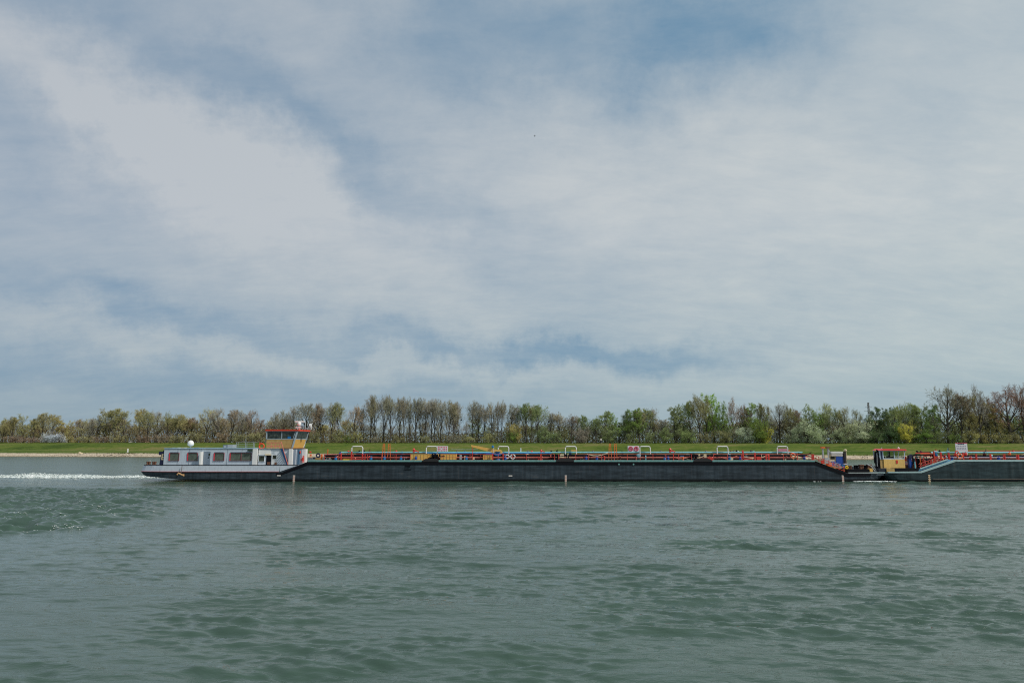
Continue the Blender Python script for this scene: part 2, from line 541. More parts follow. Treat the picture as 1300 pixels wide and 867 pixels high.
def water_mat():
    m = bpy.data.materials.new('green grey river water')
    m.use_nodes = True
    t = NT(m.node_tree)
    geo = t.n('ShaderNodeNewGeometry')
    P = geo.outputs['Position']

    def noise(scale, sx, sy, rot, det=3.0, rough=0.55, dist=0.3):
        mp = t.n('ShaderNodeMapping', {0: P, 'Scale': (sx, sy, 1), 'Rotation': (0, 0, R(rot))})
        return t.n('ShaderNodeTexNoise', {'Vector': mp.outputs[0], 'Scale': scale, 'Detail': det, 'Roughness': rough, 'Distortion': dist}).outputs[0]
    a = noise(3.6, 0.55, 1.4, 10, 6.0, 0.62, 0.8)
    b = noise(1.0, 0.45, 1.3, 14, 5.0, 0.6, 0.6)
    d = noise(10.0, 0.8, 1.2, -8, 4.0, 0.6)
    c = noise(0.28, 0.40, 1.2, 8, 5.0, 0.6)
    patch = noise(0.05, 0.5, 1.0, 10, 3.0, dist=0.8)
    pf = t.n('ShaderNodeMapRange', {0: patch, 1: 0.36, 2: 0.62, 3: 0.45, 4: 1.0}).outputs[0]
    cam_h = t.m('MULTIPLY', t.m('MULTIPLY_ADD', d, 0.014, t.m('MULTIPLY_ADD', a, 0.034, t.m('MULTIPLY_ADD', b, 0.10, t.m('MULTIPLY', c, 0.26)))), pf)
    bn = t.n('ShaderNodeBump', {'Strength': 0.85, 'Distance': 1.0, 'Height': cam_h})
    py_ = t.n('ShaderNodeSeparateXYZ', {0: P}).outputs[1]
    rg = t.n('ShaderNodeMapRange', {0: py_, 1: 30.0, 2: 170.0, 3: 0.03, 4: 0.26}).outputs[0]   # waves too small to resolve far out
    cn = noise(0.07, 0.6, 1.0, 0, 3.0)
    col = t.ramp(cn, [(0.3, (0.036, 0.070, 0.050)), (0.7, (0.050, 0.090, 0.066))])
    bs = t.n('ShaderNodeBsdfPrincipled', {'Base Color': col, 'Roughness': rg, 'IOR': 1.45, 'Normal': bn.outputs[0]})
    t.n('ShaderNodeOutputMaterial', {'Surface': bs.outputs[0]})
    return m


WATER = water_mat()
NR, NC = 860, 760
yy = 9.0 * (150.0 / 9.0) ** (np.linspace(0, 1, NR))
uu = np.linspace(-1, 1, NC)
Yg = np.repeat(yy[:, None], NC, 1)
Xg = uu[None, :] * (Yg + 9) * 1.02
cell = np.maximum(yy * math.log(150 / 9.0) / NR, 2.04 * (yy + 9) / NC)[:, None] * np.ones((1, NC))
Zg = height(Xg, Yg, cell)
edge = np.clip((150 - Yg) / 20, 0, 1) * np.clip((1 - np.abs(uu))[None, :] * 30, 0, 1) * np.clip((Yg - 9) / 1.0, 0, 1)
Zg *= edge
o = grid_mesh('river_water', Xg, Yg, Zg, WATER)
tag(o, kind='structure')
# the rest of the river: flat sheet just outside the wave field, carried by ripples of the material only
mb = MB()
e0, e1 = (9 + 9) * 1.02, (150 + 9) * 1.02
pts = [(-2600, 150, 0), (2600, 150, 0), (2600, 700, 0), (-2600, 700, 0),
       (-2600, 9, 0), (-e0, 9, 0), (-e1, 150, 0), (e0, 9, 0), (2600, 9, 0), (e1, 150, 0),
       (-2600, -8, 0), (2600, -8, 0)]
mb.v = pts
mb.f = [(0, 6, 9, 1, 2, 3), (4, 5, 6, 0), (7, 8, 1, 9), (10, 11, 8, 7, 5, 4)]
mb.mi = [0] * 4
o = mb.build('river_water', WATER)
tag(o, kind='structure')

# ------------------------------------------------------------------ foam
def foam_mat():
    m = bpy.data.materials.new('white foam')
    m.use_nodes = True
    t = NT(m.node_tree)
    geo = t.n('ShaderNodeNewGeometry')
    nz = t.n('ShaderNodeTexNoise', {'Vector': geo.outputs['Position'], 'Scale': 2.2, 'Detail': 4.0})
    c = t.ramp(nz.outputs[0], [(0.35, (0.42, 0.50, 0.48)), (0.6, (0.80, 0.83, 0.80))])
    b = t.n('ShaderNodeBsdfPrincipled', {'Base Color': c, 'Roughness': 0.75})
    t.n('ShaderNodeOutputMaterial', {'Surface': b.outputs[0]})
    return m


FOAM = foam_mat()


def ico_clumps(pts, name, m, octa=False):
    """many small lumps (x, y, z, rx, ry, rz) joined into one mesh"""
    base_v = np.array([(0, 0, 1), (0.89, 0, 0.45), (0.28, 0.85, 0.45), (-0.72, 0.53, 0.45), (-0.72, -0.53, 0.45), (0.28, -0.85, 0.45),
                       (0.72, 0.53, -0.45), (-0.28, 0.85, -0.45), (-0.89, 0, -0.45), (-0.28, -0.85, -0.45), (0.72, -0.53, -0.45), (0, 0, -1)])
    base_f = np.array([(0, 1, 2), (0, 2, 3), (0, 3, 4), (0, 4, 5), (0, 5, 1), (1, 6, 2), (2, 7, 3), (3, 8, 4), (4, 9, 5), (5, 10, 1),
                       (2, 6, 7), (3, 7, 8), (4, 8, 9), (5, 9, 10), (1, 10, 6), (11, 7, 6), (11, 8, 7), (11, 9, 8), (11, 10, 9), (11, 6, 10)])
    if octa:
        base_v = np.array([(1, 0, 0), (0, 1, 0), (-1, 0, 0), (0, -1, 0), (0, 0, 1), (0, 0, -1)], float)
        base_f = np.array([(0, 1, 4), (1, 2, 4), (2, 3, 4), (3, 0, 4), (1, 0, 5), (2, 1, 5), (3, 2, 5), (0, 3, 5)])
    nv = len(base_v)
    r_ = np.random.default_rng(len(pts))
    V, Fc = [], []
    for i, (x, y, z, rx, ry, rz) in enumerate(pts):
        th = r_.random() * 6.28
        c, s = math.cos(th), math.sin(th)
        b = base_v * (0.8 + 0.4 * r_.random((nv, 1)))
        b = np.stack([b[:, 0] * c - b[:, 1] * s, b[:, 0] * s + b[:, 1] * c, b[:, 2]], 1)
        V.append(b * (rx, ry, rz) + (x, y, z)); Fc.append(base_f + nv * i)
    me = bpy.data.meshes.new(name)
    me.from_pydata(np.concatenate(V).tolist(), [], np.concatenate(Fc).tolist())
    me.polygons.foreach_set('use_smooth', [True] * len(me.polygons))
    me.materials.append(m)
    o = bpy.data.objects.new(name, me); COL.objects.link(o)
    return o


def H1(x, y):
    if y > 149: return 0.0
    c = max(y * 2.81 / NR, 2.04 * (y + 9) / NC)
    return float(height(np.array([x]), np.array([y]), np.array([c]))[0])


rr = random.Random(4)
SHIP_Y = 100.0
pts = []
# stern wash: a low foaming ridge trailing left from the stern
x_end = W(182, 604, 105)[0]
for i in range(7000):
    u = rr.random()
    x = x_end - 66 * u + rr.gauss(0, .3)
    k = max(0.0, 1 - abs(u - 0.36) * 1.9) ** 1.3
    env = 0.10 + 0.72 * (0.3 + 0.7 * (0.5 + 0.5 * math.sin(x * 0.55) * math.sin(x * 0.23 + 1))) * k
    y = 113.0 + rr.gauss(0, 1.3)
    z = rr.random() ** 1.3 * env * math.exp(-((y - 113.0) / 1.8) ** 2)
    s = rr.uniform(0.035, 0.11)
    pts.append((x, y, z, s * 2.2, s * 1.0, s * 0.55))
for i in range(240):                       # thin outliers
    x = x_end - 70 * rr.random()
    y = 112.5 + rr.gauss(0, 2.6)
    pts.append((x, y, 0.02, rr.uniform(0.1, 0.5), 0.12, 0.03))
o = ico_clumps(pts, 'wake_foam', FOAM, True)
fx_ = np.repeat(np.linspace(x_end - 68, x_end + 1, 420)[None, :], 15, 0)
fy_ = np.repeat(np.linspace(109.8, 116.2, 15)[:, None], 420, 1)
uu_ = (x_end - fx_) / 66
kk_ = np.clip(1 - np.abs(uu_ - 0.36) * 1.9, 0, 1) ** 1.3
ev_ = 0.08 + 0.46 * (0.3 + 0.7 * (0.5 + 0.5 * np.sin(fx_ * 0.55) * np.sin(fx_ * 0.23 + 1))) * kk_
fz_ = ev_ * np.exp(-((fy_ - 113.0) / 1.5) ** 2) * (0.55 + 0.9 * fbm(fx_, fy_, 1.1, 31, 3)) - 0.035 - 0.05 * fbm(fx_, fy_, 0.8, 37, 2)
fs = grid_mesh('wash_foam', fx_, fy_, fz_, FOAM)
tag(fs, label='low white foam ridge under the spray behind the stern', kind='stuff')
tag(o, label='white foaming wash trailing left behind the stern of the ship', kind='stuff')
pts = []
caps = [(122, 646, 1.0), (139, 656, .7), (176, 651, .8), (91, 672, .8), (71, 671, .6), (30, 656, .7), (42, 673, .5), (86, 658, .5), (112, 666, .4), (117, 663, .35),
        (50, 633, .4), (165, 640, .4), (140, 652, .5), (25, 644, .3), (60, 650, .35), (10, 660, .3), (100, 640, .3)]
for (px, py, s0) in caps:
    x, y = G(px, py)
    for k in range(int(26 * s0) + 4):
        dx = rr.gauss(0, 0.45 * s0 + .08); dy = dx * 0.25 + rr.gauss(0, 0.22)
        pts.append((x + dx, y + dy, H1(x + dx, y + dy) + 0.015, rr.uniform(.03, .13), rr.uniform(.02, .05), rr.uniform(.008, .02)))
o = ico_clumps(pts, 'foam_flecks', FOAM, True)
tag(o, label='small white foam flecks scattered over the churned dark water', kind='stuff')
pts = []
for i in range(150):                      # bow wash between the two hulls and along the waterline
    u = rr.random()
    px = 1128 - 120 * u ** 1.4
    x = W(px, 611, 99.5)[0]
    if px < 1085: continue
    y = 99.6 - rr.random() * (0.35 + 1.8 * (1 - u) ** 3)
    pts.append((x, y, 0.02 + 0.10 * rr.random() * (1 - u) ** 2, rr.uniform(.12, .4), .1, rr.uniform(.03, .09)))
for px in (1036,):
    x = W(px, 611, 99.4)[0]
    for k in range(5): pts.append((x + rr.gauss(0, .5), 99.4 - rr.random() * .5, .02, .2, .1, .04))
o = ico_clumps(pts, 'bow_foam', FOAM)
tag(o, label='thin white bow wash where the two vessels meet', kind='stuff')

# ------------------------------------------------------------------ far bank
def shoreY(x):
    return 300 - 0.173 * (x + 222) if x > -800 else 400


def crestH(x):
    t = min(max((x + 222) / 400, 0), 1)
    return 5.95 - 0.42 * t


def bank_prof(x):
    """(distance inland, height, material) steps"""
    c = crestH(x)
    return [(-3, -0.6), (0, 0.0), (1.6, 0.45), (3.2, 0.9), (5.5, 1.25), (7.0, 1.5), (9.5, 1.75), (13.0, 2.3), (14.2, 2.75), (17.0, 2.85),
            (19.0, 3.5), (22.0, 4.35), (26.0, 5.2), (30.0, c - 0.18), (31.5, c), (34.5, c + 0.02), (37, c - 0.25), (60, c - 0.8), (140, c - 0.8)]


def ground_mat():
    m = bpy.data.materials.new('grass dike and gravel shore')
    m.use_nodes = True
    t = NT(m.node_tree)
    geo = t.n('ShaderNodeNewGeometry')
    P = geo.outputs['Position']
    sep = t.n('ShaderNodeSeparateXYZ', {0: P})
    z = sep.outputs[2]
    big = t.n('ShaderNodeTexNoise', {'Vector': t.n('ShaderNodeMapping', {0: P, 'Scale': (0.25, 1, 1)}).outputs[0], 'Scale': 0.16, 'Detail': 4.0, 'Roughness': 0.6}).outputs[0]
    fine = t.n('ShaderNodeTexNoise', {'Vector': t.n('ShaderNodeMapping', {0: P, 'Scale': (0.5, 1, 2)}).outputs[0], 'Scale': 1.1, 'Detail': 6.0, 'Roughness': 0.7}).outputs[0]
    mixn = t.m('ADD', t.m('MULTIPLY', big, 0.55), t.m('MULTIPLY', fine, 0.45))
    grass = t.ramp(mixn, [(0.38, (0.028, 0.060, 0.008)), (0.46, (0.070, 0.112, 0.020)), (0.54, (0.095, 0.130, 0.028)), (0.61, (0.155, 0.145, 0.050))])
    # upper slope slightly drier, lower berm lush
    up = t.n('ShaderNodeMapRange', {0: z, 1: 2.6, 2: 3.4, 3: 0.0, 4: 1.0}).outputs[0]
    dry = t.ramp(mixn, [(0.40, (0.042, 0.070, 0.012)), (0.48, (0.085, 0.125, 0.020)), (0.54, (0.110, 0.135, 0.026)), (0.60, (0.175, 0.155, 0.060))])
    g = t.mix(t.m('MULTIPLY', up, 0.75), grass, dry)
    # worn track on the berm
    tr = t.m('SUBTRACT', 1.0, t.m('MULTIPLY', t.m('ABSOLUTE', t.m('SUBTRACT', z, 2.80)), 9.0), clamp=True)
    g = t.mix(t.m('MULTIPLY', tr, t.n('ShaderNodeMapRange', {0: mixn, 1: 0.4, 2: 0.55, 3: 0.1, 4: 0.55}).outputs[0]), g, (0.22, 0.19, 0.09, 1))
    peb = t.n('ShaderNodeTexVoronoi', {'Vector': P, 'Scale': 2.2}).outputs['Color']
    pv = t.n('ShaderNodeSeparateColor', {0: peb}).outputs[0]
    sand = t.ramp(t.m('ADD', t.m('MULTIPLY', pv, 0.35), t.m('MULTIPLY', fine, 0.65)), [(0.25, (0.22, 0.17, 0.12)), (0.5, (0.46, 0.38, 0.28)), (0.75, (0.62, 0.54, 0.42))])
    wet = t.m('LESS_THAN', z, 0.22)
    sand = t.mix(wet, sand, (0.17, 0.13, 0.075, 1))
    zs = t.m('MULTIPLY_ADD', t.m('SUBTRACT', mixn, 0.5), 1.6, z)
    s2g = t.n('ShaderNodeMapRange', {0: zs, 1: 1.25, 2: 1.5, 3: 0.0, 4: 1.0}).outputs[0]
    c = t.mix(s2g, sand, g)
    bn = t.n('ShaderNodeBump', {'Strength': 0.6, 'Distance': 0.15, 'Height': fine})
    b = t.n('ShaderNodeBsdfPrincipled', {'Base Color': c, 'Roughness': 0.95, 'Normal': bn.outputs[0]})
    b.inputs['Specular IOR Level'].default_value = 0.1
    t.n('ShaderNodeOutputMaterial', {'Surface': b.outputs[0]})
    return m


GROUND = ground_mat()
xs = np.concatenate([[-2600, -1500, -900], np.arange(-700, 701, 2.5), [900, 1500, 2600]])
prof_n = len(bank_prof(0))
XX = np.repeat(xs[None, :], prof_n, 0)
YYb = np.zeros_like(XX); ZZb = np.zeros_like(XX)
for j, xv in enumerate(xs):
    sy = 300 - 0.173 * (min(max(xv, -900), 900) + 222)
    for i, (s, zz) in enumerate(bank_prof(xv)):
        YYb[i, j] = sy + s; ZZb[i, j] = zz
wob = (fbm(XX, YYb, 18, 91) - 0.5)
YYb += wob * np.clip(4.5 - np.arange(prof_n)[:, None] * 0.4, 0.8, 5)
ZZb += (fbm(XX, YYb * 3, 6, 93) - 0.5) * np.where(ZZb > 0.3, 0.30, 0.05)
o = grid_mesh('far_bank', XX, YYb, ZZb, GROUND)
tag(o, kind='structure')
# land beyond the dike, out to the horizon
mb = MB()
mb.v = [(-9000, 420, 4.6), (9000, 200, 4.6), (9000, 12000, 4.6), (-9000, 12000, 4.6)]
mb.v = [(-9000, 905, 4.6), (-2600, 905 - 0, 4.6), (-2600, 548, 4.6), (2600, 240, 4.6), (9000, 240, 4.6), (9000, 12000, 4.6), (-9000, 12000, 4.6)]
YB = lambda x: 300 - 0.173 * (min(max(x, -900), 900) + 222) + 120
mb.v = [(-9000, YB(-900), 4.75), (-900, YB(-900), 4.75), (900, YB(900), 4.75), (9000, YB(900), 4.75), (9000, 12000, 4.75), (-9000, 12000, 4.75)]
mb.f = [(0, 1, 2, 3, 4, 5)]; mb.mi = [0]
tag(mb.build('meadow_ground', GROUND), kind='structure')
# near bank behind the camera
mb = MB()
mb.v = [(-2600, -6, -0.6), (2600, -6, -0.6), (2600, -12, 3.4), (-2600, -12, 3.4), (2600, -900, 3.6), (-2600, -900, 3.6)]
mb.f = [(0, 1, 2, 3), (3, 2, 4, 5)]; mb.mi = [0, 0]
tag(mb.build('near_bank', GROUND), kind='structure')


def bank_z(x, y):
    s = y - (300 - 0.173 * (min(max(x, -900), 900) + 222))
    pr = bank_prof(x)
    for (s0, z0), (s1, z1) in zip(pr, pr[1:]):
        if s0 <= s <= s1: return z0 + (z1 - z0) * (s - s0) / (s1 - s0)
    return pr[-1][1]


def blades():
    """tufts of longer grass on the slope and along the crest"""
    r_ = np.random.default_rng(3)
    n = 34000
    x = r_.uniform(-300, 260, n)
    s = np.where(r_.random(n) < 0.30, r_.uniform(30.5, 34, n), r_.uniform(5.2, 31, n))
    keep = fbm(x, s * 3, 7, 19) + 0.25 * r_.random(n) > 0.55
    keep &= (s > 29.5) | (s < 8.5)
    x = x[keep]; s = s[keep]; n = len(x)
    y = 300 - 0.173 * (x + 222) + s
    z = np.array([bank_z(a, b) for a, b in zip(x, y)])
    h = r_.uniform(0.08, 0.26, n) * np.where(s > 30, 1.2, 1.0); w = r_.uniform(0.10, 0.35, n)
    yaw = r_.uniform(-.8, .8, n)
    dx, dy = np.cos(yaw) * w, np.sin(yaw) * w
    V = np.stack([np.stack([x - dx, y - dy, z - .15], 1), np.stack([x + dx, y + dy, z - .15], 1), np.stack([x + dx * r_.uniform(-.6, .8, n), y - .05, z + h], 1)], 1).reshape(-1, 3)
    me = bpy.data.meshes.new('grass_tufts')
    me.from_pydata(V.tolist(), [], np.arange(3 * n).reshape(n, 3).tolist())
    m = bpy.data.materials.new('long grass'); m.use_nodes = True
    t = NT(m.node_tree)
    geo = t.n('ShaderNodeNewGeometry')
    nz = t.n('ShaderNodeTexNoise', {'Vector': geo.outputs['Position'], 'Scale': 0.5, 'Detail': 3.0}).outputs[0]
    c = t.ramp(nz, [(0.35, (0.045, 0.085, 0.012)), (0.5, (0.095, 0.145, 0.022)), (0.62, (0.20, 0.19, 0.07))])
    t.n('ShaderNodeOutputMaterial', {'Surface': t.n('ShaderNodeBsdfDiffuse', {'Color': c, 'Normal': t.n('ShaderNodeCombineXYZ', {0: 0.0, 1: -0.35, 2: 0.94}).outputs[0]}).outputs[0]})
    me.materials.append(m)
    o = bpy.data.objects.new('grass_tufts', me); COL.objects.link(o)
    tag(o, label='tufts of longer grass on the dike slope and its crest', kind='stuff')


blades()
pts = []
for i in range(2600):
    x = rr.uniform(-290, 250)
    s = rr.triangular(0.2, 6.6, 2.2)
    y = 300 - 0.173 * (x + 222) + s
    q = rr.uniform(.08, .30) * (1.5 if rr.random() < .06 else 1)
    pts.append((x, y, bank_z(x, y) + .02, q * 1.4, q, q * .7))
STONE = mat('pale shore stone', (0.42, 0.36, 0.28), 0.9, var=0.45, scale=0.9)
tag(ico_clumps(pts, 'shore_stones', STONE), label='pale stones strewn along the gravel shore of the far bank', kind='stuff')
# ------------------------------------------------------------------ trees
def leaf_mat(name, gain=1.0, trans=0.25):
    m = bpy.data.materials.new(name)
    m.use_nodes = True
    t = NT(m.node_tree)
    oi = t.n('ShaderNodeObjectInfo')
    geo = t.n('ShaderNodeNewGeometry')
    nz = t.n('ShaderNodeTexNoise', {'Vector': geo.outputs['Position'], 'Scale': 0.55, 'Detail': 3.0})
    f = t.n('ShaderNodeMapRange', {0: nz.outputs[0], 1: 0.3, 2: 0.7, 3: 0.65 * gain, 4: 1.4 * gain}).outputs[0]
    w = t.n('ShaderNodeTexWhiteNoise', {'Vector': t.n('ShaderNodeVectorMath', {0: geo.outputs['Position'], 1: (1.7, 1.7, 1.7)}, operation='MULTIPLY').outputs[0]}, noise_dimensions='3D')
    fc = t.n('ShaderNodeCombineColor', {0: f, 1: f, 2: f})
    c = t.mix(1.0, oi.outputs['Color'], fc.outputs[0], 'MULTIPLY')
    d = t.n('ShaderNodeBsdfDiffuse', {'Color': c})
    tr = t.n('ShaderNodeBsdfTranslucent', {'Color': c})
    mx = t.n('ShaderNodeMixShader', {0: trans, 1: d.outputs[0], 2: tr.outputs[0]})
    t.n('ShaderNodeOutputMaterial', {'Surface': mx.outputs[0]})
    return m


LEAF = leaf_mat('spring foliage', 1.0, 0.3)
TWIG = leaf_mat('fine twigs', 1.0, 0.0)
MISTLE = mat('dark mistletoe green', (0.030, 0.036, 0.012), 0.9, var=0.3)


class TreeGen:
    def __init__(self, seed):
        self.r = random.Random(seed)
        self.tv, self.tf = [], []          # trunk and limbs
        self.cv, self.cf, self.cm = [], [], []   # crown: twigs + leaves
        self.tips = []

    def tube(self, a, b, r0, r1, n):
        d = (b - a)
        if d.length < 1e-6: return
        d = d.normalized()
        s = d.cross(Vector((0.3, 0.2, 1)) if abs(d.z) < 0.95 else Vector((1, 0, 0))).normalized(); u = s.cross(d)
        k = len(self.tv)
        for p, rr_ in ((a, r0), (b, r1)):
            for j in range(n):
                t = 6.2832 * j / n
                self.tv.append(tuple(p + s * rr_ * math.cos(t) + u * rr_ * math.sin(t)))
        for j in range(n):
            self.tf.append((k + j, k + (j + 1) % n, k + n + (j + 1) % n, k + n + j))

    def strip(self, a, b, w, mi=0):
        d = b - a
        s = d.cross(Vector((self.r.uniform(-1, 1), self.r.uniform(-1, 1), self.r.uniform(-1, 1))))
        if s.length < 1e-6: return
        s = s.normalized() * w
        k = len(self.cv)
        self.cv += [tuple(a - s), tuple(a + s), tuple(b)]
        self.cf.append((k, k + 1, k + 2)); self.cm.append(mi)

    def leaf(self, p, s):
        r = self.r
        a = Vector((r.uniform(-1, 1), r.uniform(-1, 1), r.uniform(-1, 1))).normalized()
        b = a.cross(Vector((r.uniform(-1, 1), r.uniform(-1, 1), r.uniform(-1, 1)))).normalized()
        k = len(self.cv)
        s1 = s * r.uniform(0.6, 1.3); s2 = s * r.uniform(0.5, 0.9)
        self.cv += [tuple(p - a * s1), tuple(p + b * s2), tuple(p + a * s1), tuple(p - b * s2)]
        self.cf.append((k, k + 1, k + 2, k + 3)); self.cm.append(1)

    def branch(self, p, d, L, rad, lev, P):
        r = self.r
        nseg = 6 if lev == 0 else (4 if lev == 1 else (3 if lev == 2 else 2))
        pts = [p]
        dd = d.normalized()
        for i in range(nseg):
            wob = P['wob'][min(lev, 3)]
            dd = (dd + Vector((r.gauss(0, wob), r.gauss(0, wob), r.gauss(0, wob) + P['up'][min(lev, 3)]))).normalized()
            pts.append(pts[-1] + dd * (L / nseg))
        n = 7 if lev == 0 else (5 if lev == 1 else 3)
        for i in range(nseg):
            ra = rad * (1 - 0.78 * i / nseg); rb = rad * (1 - 0.78 * (i + 1) / nseg)
            if lev <= 2: self.tube(pts[i], pts[i + 1], ra, rb, n)
            else: self.strip(pts[i], pts[i + 1], max(ra, P['tw']), 0)
        if lev >= P['levels']:
            for k in range(P['leaves']):
                q = pts[r.randrange(1, nseg + 1)] + Vector((r.gauss(0, .22), r.gauss(0, .22), r.gauss(0, .22)))
                self.leaf(q, P['ls'])
            for k in range(P['twigs']):
                i = r.randrange(0, nseg + 1)
                e = Vector((r.gauss(0, 1), r.gauss(0, 1), r.gauss(0.4, .8))).normalized()
                self.strip(pts[i], pts[i] + (e + dd * 0.8) * L * r.uniform(0.3, 0.75), P['tw'] * 0.8, 0)
            self.tips.append(pts[-1])
            return
        nb = P['nb'][lev]
        t0 = P['t0'][min(lev, 3)]
        for k in range(nb):
            u = t0 + (1 - t0) * (k + r.random()) / nb
            i = min(int(u * nseg), nseg - 1)
            q = pts[i].lerp(pts[i + 1], u * nseg - i)
            axis = (pts[i + 1] - pts[i]).normalized()
            ang = R(r.gauss(P['ang'][min(lev, 3)], 9))
            if lev == 0: ang *= P.get('angtop', 1.0) ** u
            az = r.random() * 6.2832 if lev else (k * 2.4 + r.uniform(-.5, .5))
            s = axis.orthogonal().normalized()
            s = Matrix.Rotation(az, 3, axis) @ s
            nd = axis * math.cos(ang) + s * math.sin(ang)
            if lev == 0:
                l2 = P['limb'](u) * r.uniform(0.8, 1.15)
            else:
                l2 = L * (1 - 0.55 * u) * r.uniform(0.5, 0.8)
            self.branch(q, nd, l2, max(rad * (1 - 0.75 * u) * 0.55, 0.03), lev + 1, P)

    def foliage_blobs(self, blobs, n, s, twn=0):
        """clouds of small leaves filling lumpy clumps (x,y,z,r)"""
        r = self.r
        for (x, y, z, q) in blobs:
            for k in range(int(n * q * q)):
                v = Vector((r.gauss(0, 1), r.gauss(0, 1), r.gauss(0, 1))).normalized() * (q * (0.45 + 0.62 * r.random() ** 0.6))
                self.leaf(Vector((x, y, z)) + Vector((v.x, v.y, v.z * 0.8)), s)
            for k in range(int(twn * q * q)):
                v = Vector((r.gauss(0, 1), r.gauss(0, 1), r.gauss(0, 1))).normalized() * q
                self.strip(Vector((x, y, z)) + v * 0.3, Vector((x, y, z)) + v * r.uniform(0.9, 1.25), 0.035, 0)

    def meshes(self):
        t = bpy.data.meshes.new('trunk'); t.from_pydata(self.tv, [], self.tf); t.materials.append(BARK)
        t.polygons.foreach_set('use_smooth', [True] * len(t.polygons))
        c = bpy.data.meshes.new('crown'); c.from_pydata(self.cv, [], self.cf)
        c.materials.append(TWIG); c.materials.append(LEAF)
        c.polygons.foreach_set('material_index', self.cm)
        xs_ = [abs(v[0]) for v in self.cv]; zs_ = [v[2] for v in self.cv]
        xs_.sort(); zs_.sort()
        return t, c, xs_[int(len(xs_) * .97)], zs_[int(len(zs_) * .995)]


def gen_poplar(seed, leaves=1):       # tall, narrow ascending crown over a bare lower stem
    g = TreeGen(seed)
    g.branch(Vector((0, 0, -0.3)), Vector((g.r.gauss(0, .03), g.r.gauss(0, .03), 1)), 15.0, 0.40, 0, dict(
        levels=4, nb=[15, 8, 5, 3], t0=[0.27, 0.22, 0.2, 0.2], ang=[33, 30, 36, 40], angtop=0.8, wob=[.035, .06, .11, .2], up=[0, .09, .08, .03],
        limb=lambda u: (20.5 - 15 * u) * 0.62, twigs=3, leaves=leaves, ls=0.12, tw=0.034))
    return g


def gen_spread(seed, leaves=0):       # broad bare crown, forked low
    g = TreeGen(seed)
    g.branch(Vector((0, 0, -0.3)), Vector((g.r.gauss(0, .05), g.r.gauss(0, .05), 1)), 12.5, 0.52, 0, dict(
        levels=4, nb=[14, 8, 6, 3], t0=[0.28, 0.25, 0.2, 0.2], ang=[60, 40, 44, 45], angtop=0.5, wob=[.06, .11, .16, .2], up=[0, .05, .04, .02],
        limb=lambda u: (19.0 - 12.5 * u) * 0.62, twigs=3, leaves=leaves, ls=0.13, tw=0.034))
    return g


def gen_leafy(seed, leaves=5):        # young spring leaf on a bushy crown that starts low
    g = TreeGen(seed)
    g.branch(Vector((0, 0, -0.3)), Vector((g.r.gauss(0, .05), g.r.gauss(0, .05), 1)), 16.5, 0.42, 0, dict(
        levels=4, nb=[17, 6, 4, 3], t0=[0.12, 0.25, 0.2, 0.2], ang=[52, 40, 42, 45], angtop=0.7, wob=[.05, .10, .15, .2], up=[0, .08, .04, .02],
        limb=lambda u: 7.4 * (1 - 0.34 * u), twigs=1, leaves=leaves, ls=0.17, tw=0.034))
    return g


def gen_willow(seed):                 # rounded pale mass of fine leaf down to the ground
    g = TreeGen(seed)
    r = g.r
    for k in range(4):
        g.branch(Vector((r.gauss(0, .3), r.gauss(0, .3), -0.2)), Vector((r.gauss(0, .35), r.gauss(0, .35), 1)), 7.5, 0.20, 0, dict(
            levels=2, nb=[9, 5, 3], t0=[0.15, 0.2, 0.2, .2], ang=[40, 38, 42, 45], wob=[.08, .12, .15, .2], up=[0, .04, .02, 0],
            limb=lambda u: 3.6 * (1 - 0.4 * u), twigs=3, leaves=2, ls=0.16, tw=0.03))
    bl = []
    for k in range(26):
        th = r.random() * 6.28; q = r.random() ** .5 * 3.6
        z = r.uniform(0.9, 7.6 - 0.22 * q * q)
        bl.append((q * math.cos(th), q * math.sin(th), z, r.uniform(0.9, 1.5)))
    g.foliage_blobs(bl, 85, 0.15, 25)
    return g


def gen_bush(seed):
    g = TreeGen(seed)
    r = g.r
    for k in range(7):
        g.branch(Vector((r.gauss(0, .8), r.gauss(0, .8), -0.2)), Vector((r.gauss(0, .45), r.gauss(0, .45), 1)), 3.6, 0.07, 0, dict(
            levels=2, nb=[7, 4, 3], t0=[0.1, 0.2, 0.2, .2], ang=[42, 40, 42, 45], wob=[.1, .12, .15, .2], up=[0, .03, .02, 0],
            limb=lambda u: 1.9 * (1 - 0.4 * u), twigs=3, leaves=2, ls=0.14, tw=0.025))
    bl = [(r.gauss(0, 1.3), r.gauss(0, 1.1), r.uniform(0.5, 2.9), r.uniform(0.6, 1.0)) for k in range(13)]
    g.foliage_blobs(bl, 95, 0.13, 40)
    return g


KINDS = {}


def add_kind(key, gens):
    KINDS[key] = [g.meshes() + (g.tips,) for g in gens]


add_kind('poplar', [gen_poplar(s, 1) for s in (1, 2, 3, 4, 5)])
add_kind('spread', [gen_spread(s, 0) for s in (11, 12, 13, 14)])
add_kind('light', [gen_poplar(s, 3) for s in (21, 22)] + [gen_spread(23, 2), gen_leafy(24, 2)])
add_kind('leafy', [gen_leafy(s, 5) for s in (31, 32, 33)])
add_kind('willow', [gen_willow(s) for s in (41, 42)])
add_kind('bush', [gen_bush(s) for s in (51, 52, 53)])

mm = MB().use(MISTLE)
mis_src = ico_clumps([(random.Random(k).gauss(0, .25), random.Random(k + 50).gauss(0, .25), random.Random(k + 90).gauss(0, .22), .26, .26, .22) for k in range(9)], 'mistletoe', MISTLE)
MIS_ME = mis_src.data
bpy.data.objects.remove(mis_src)

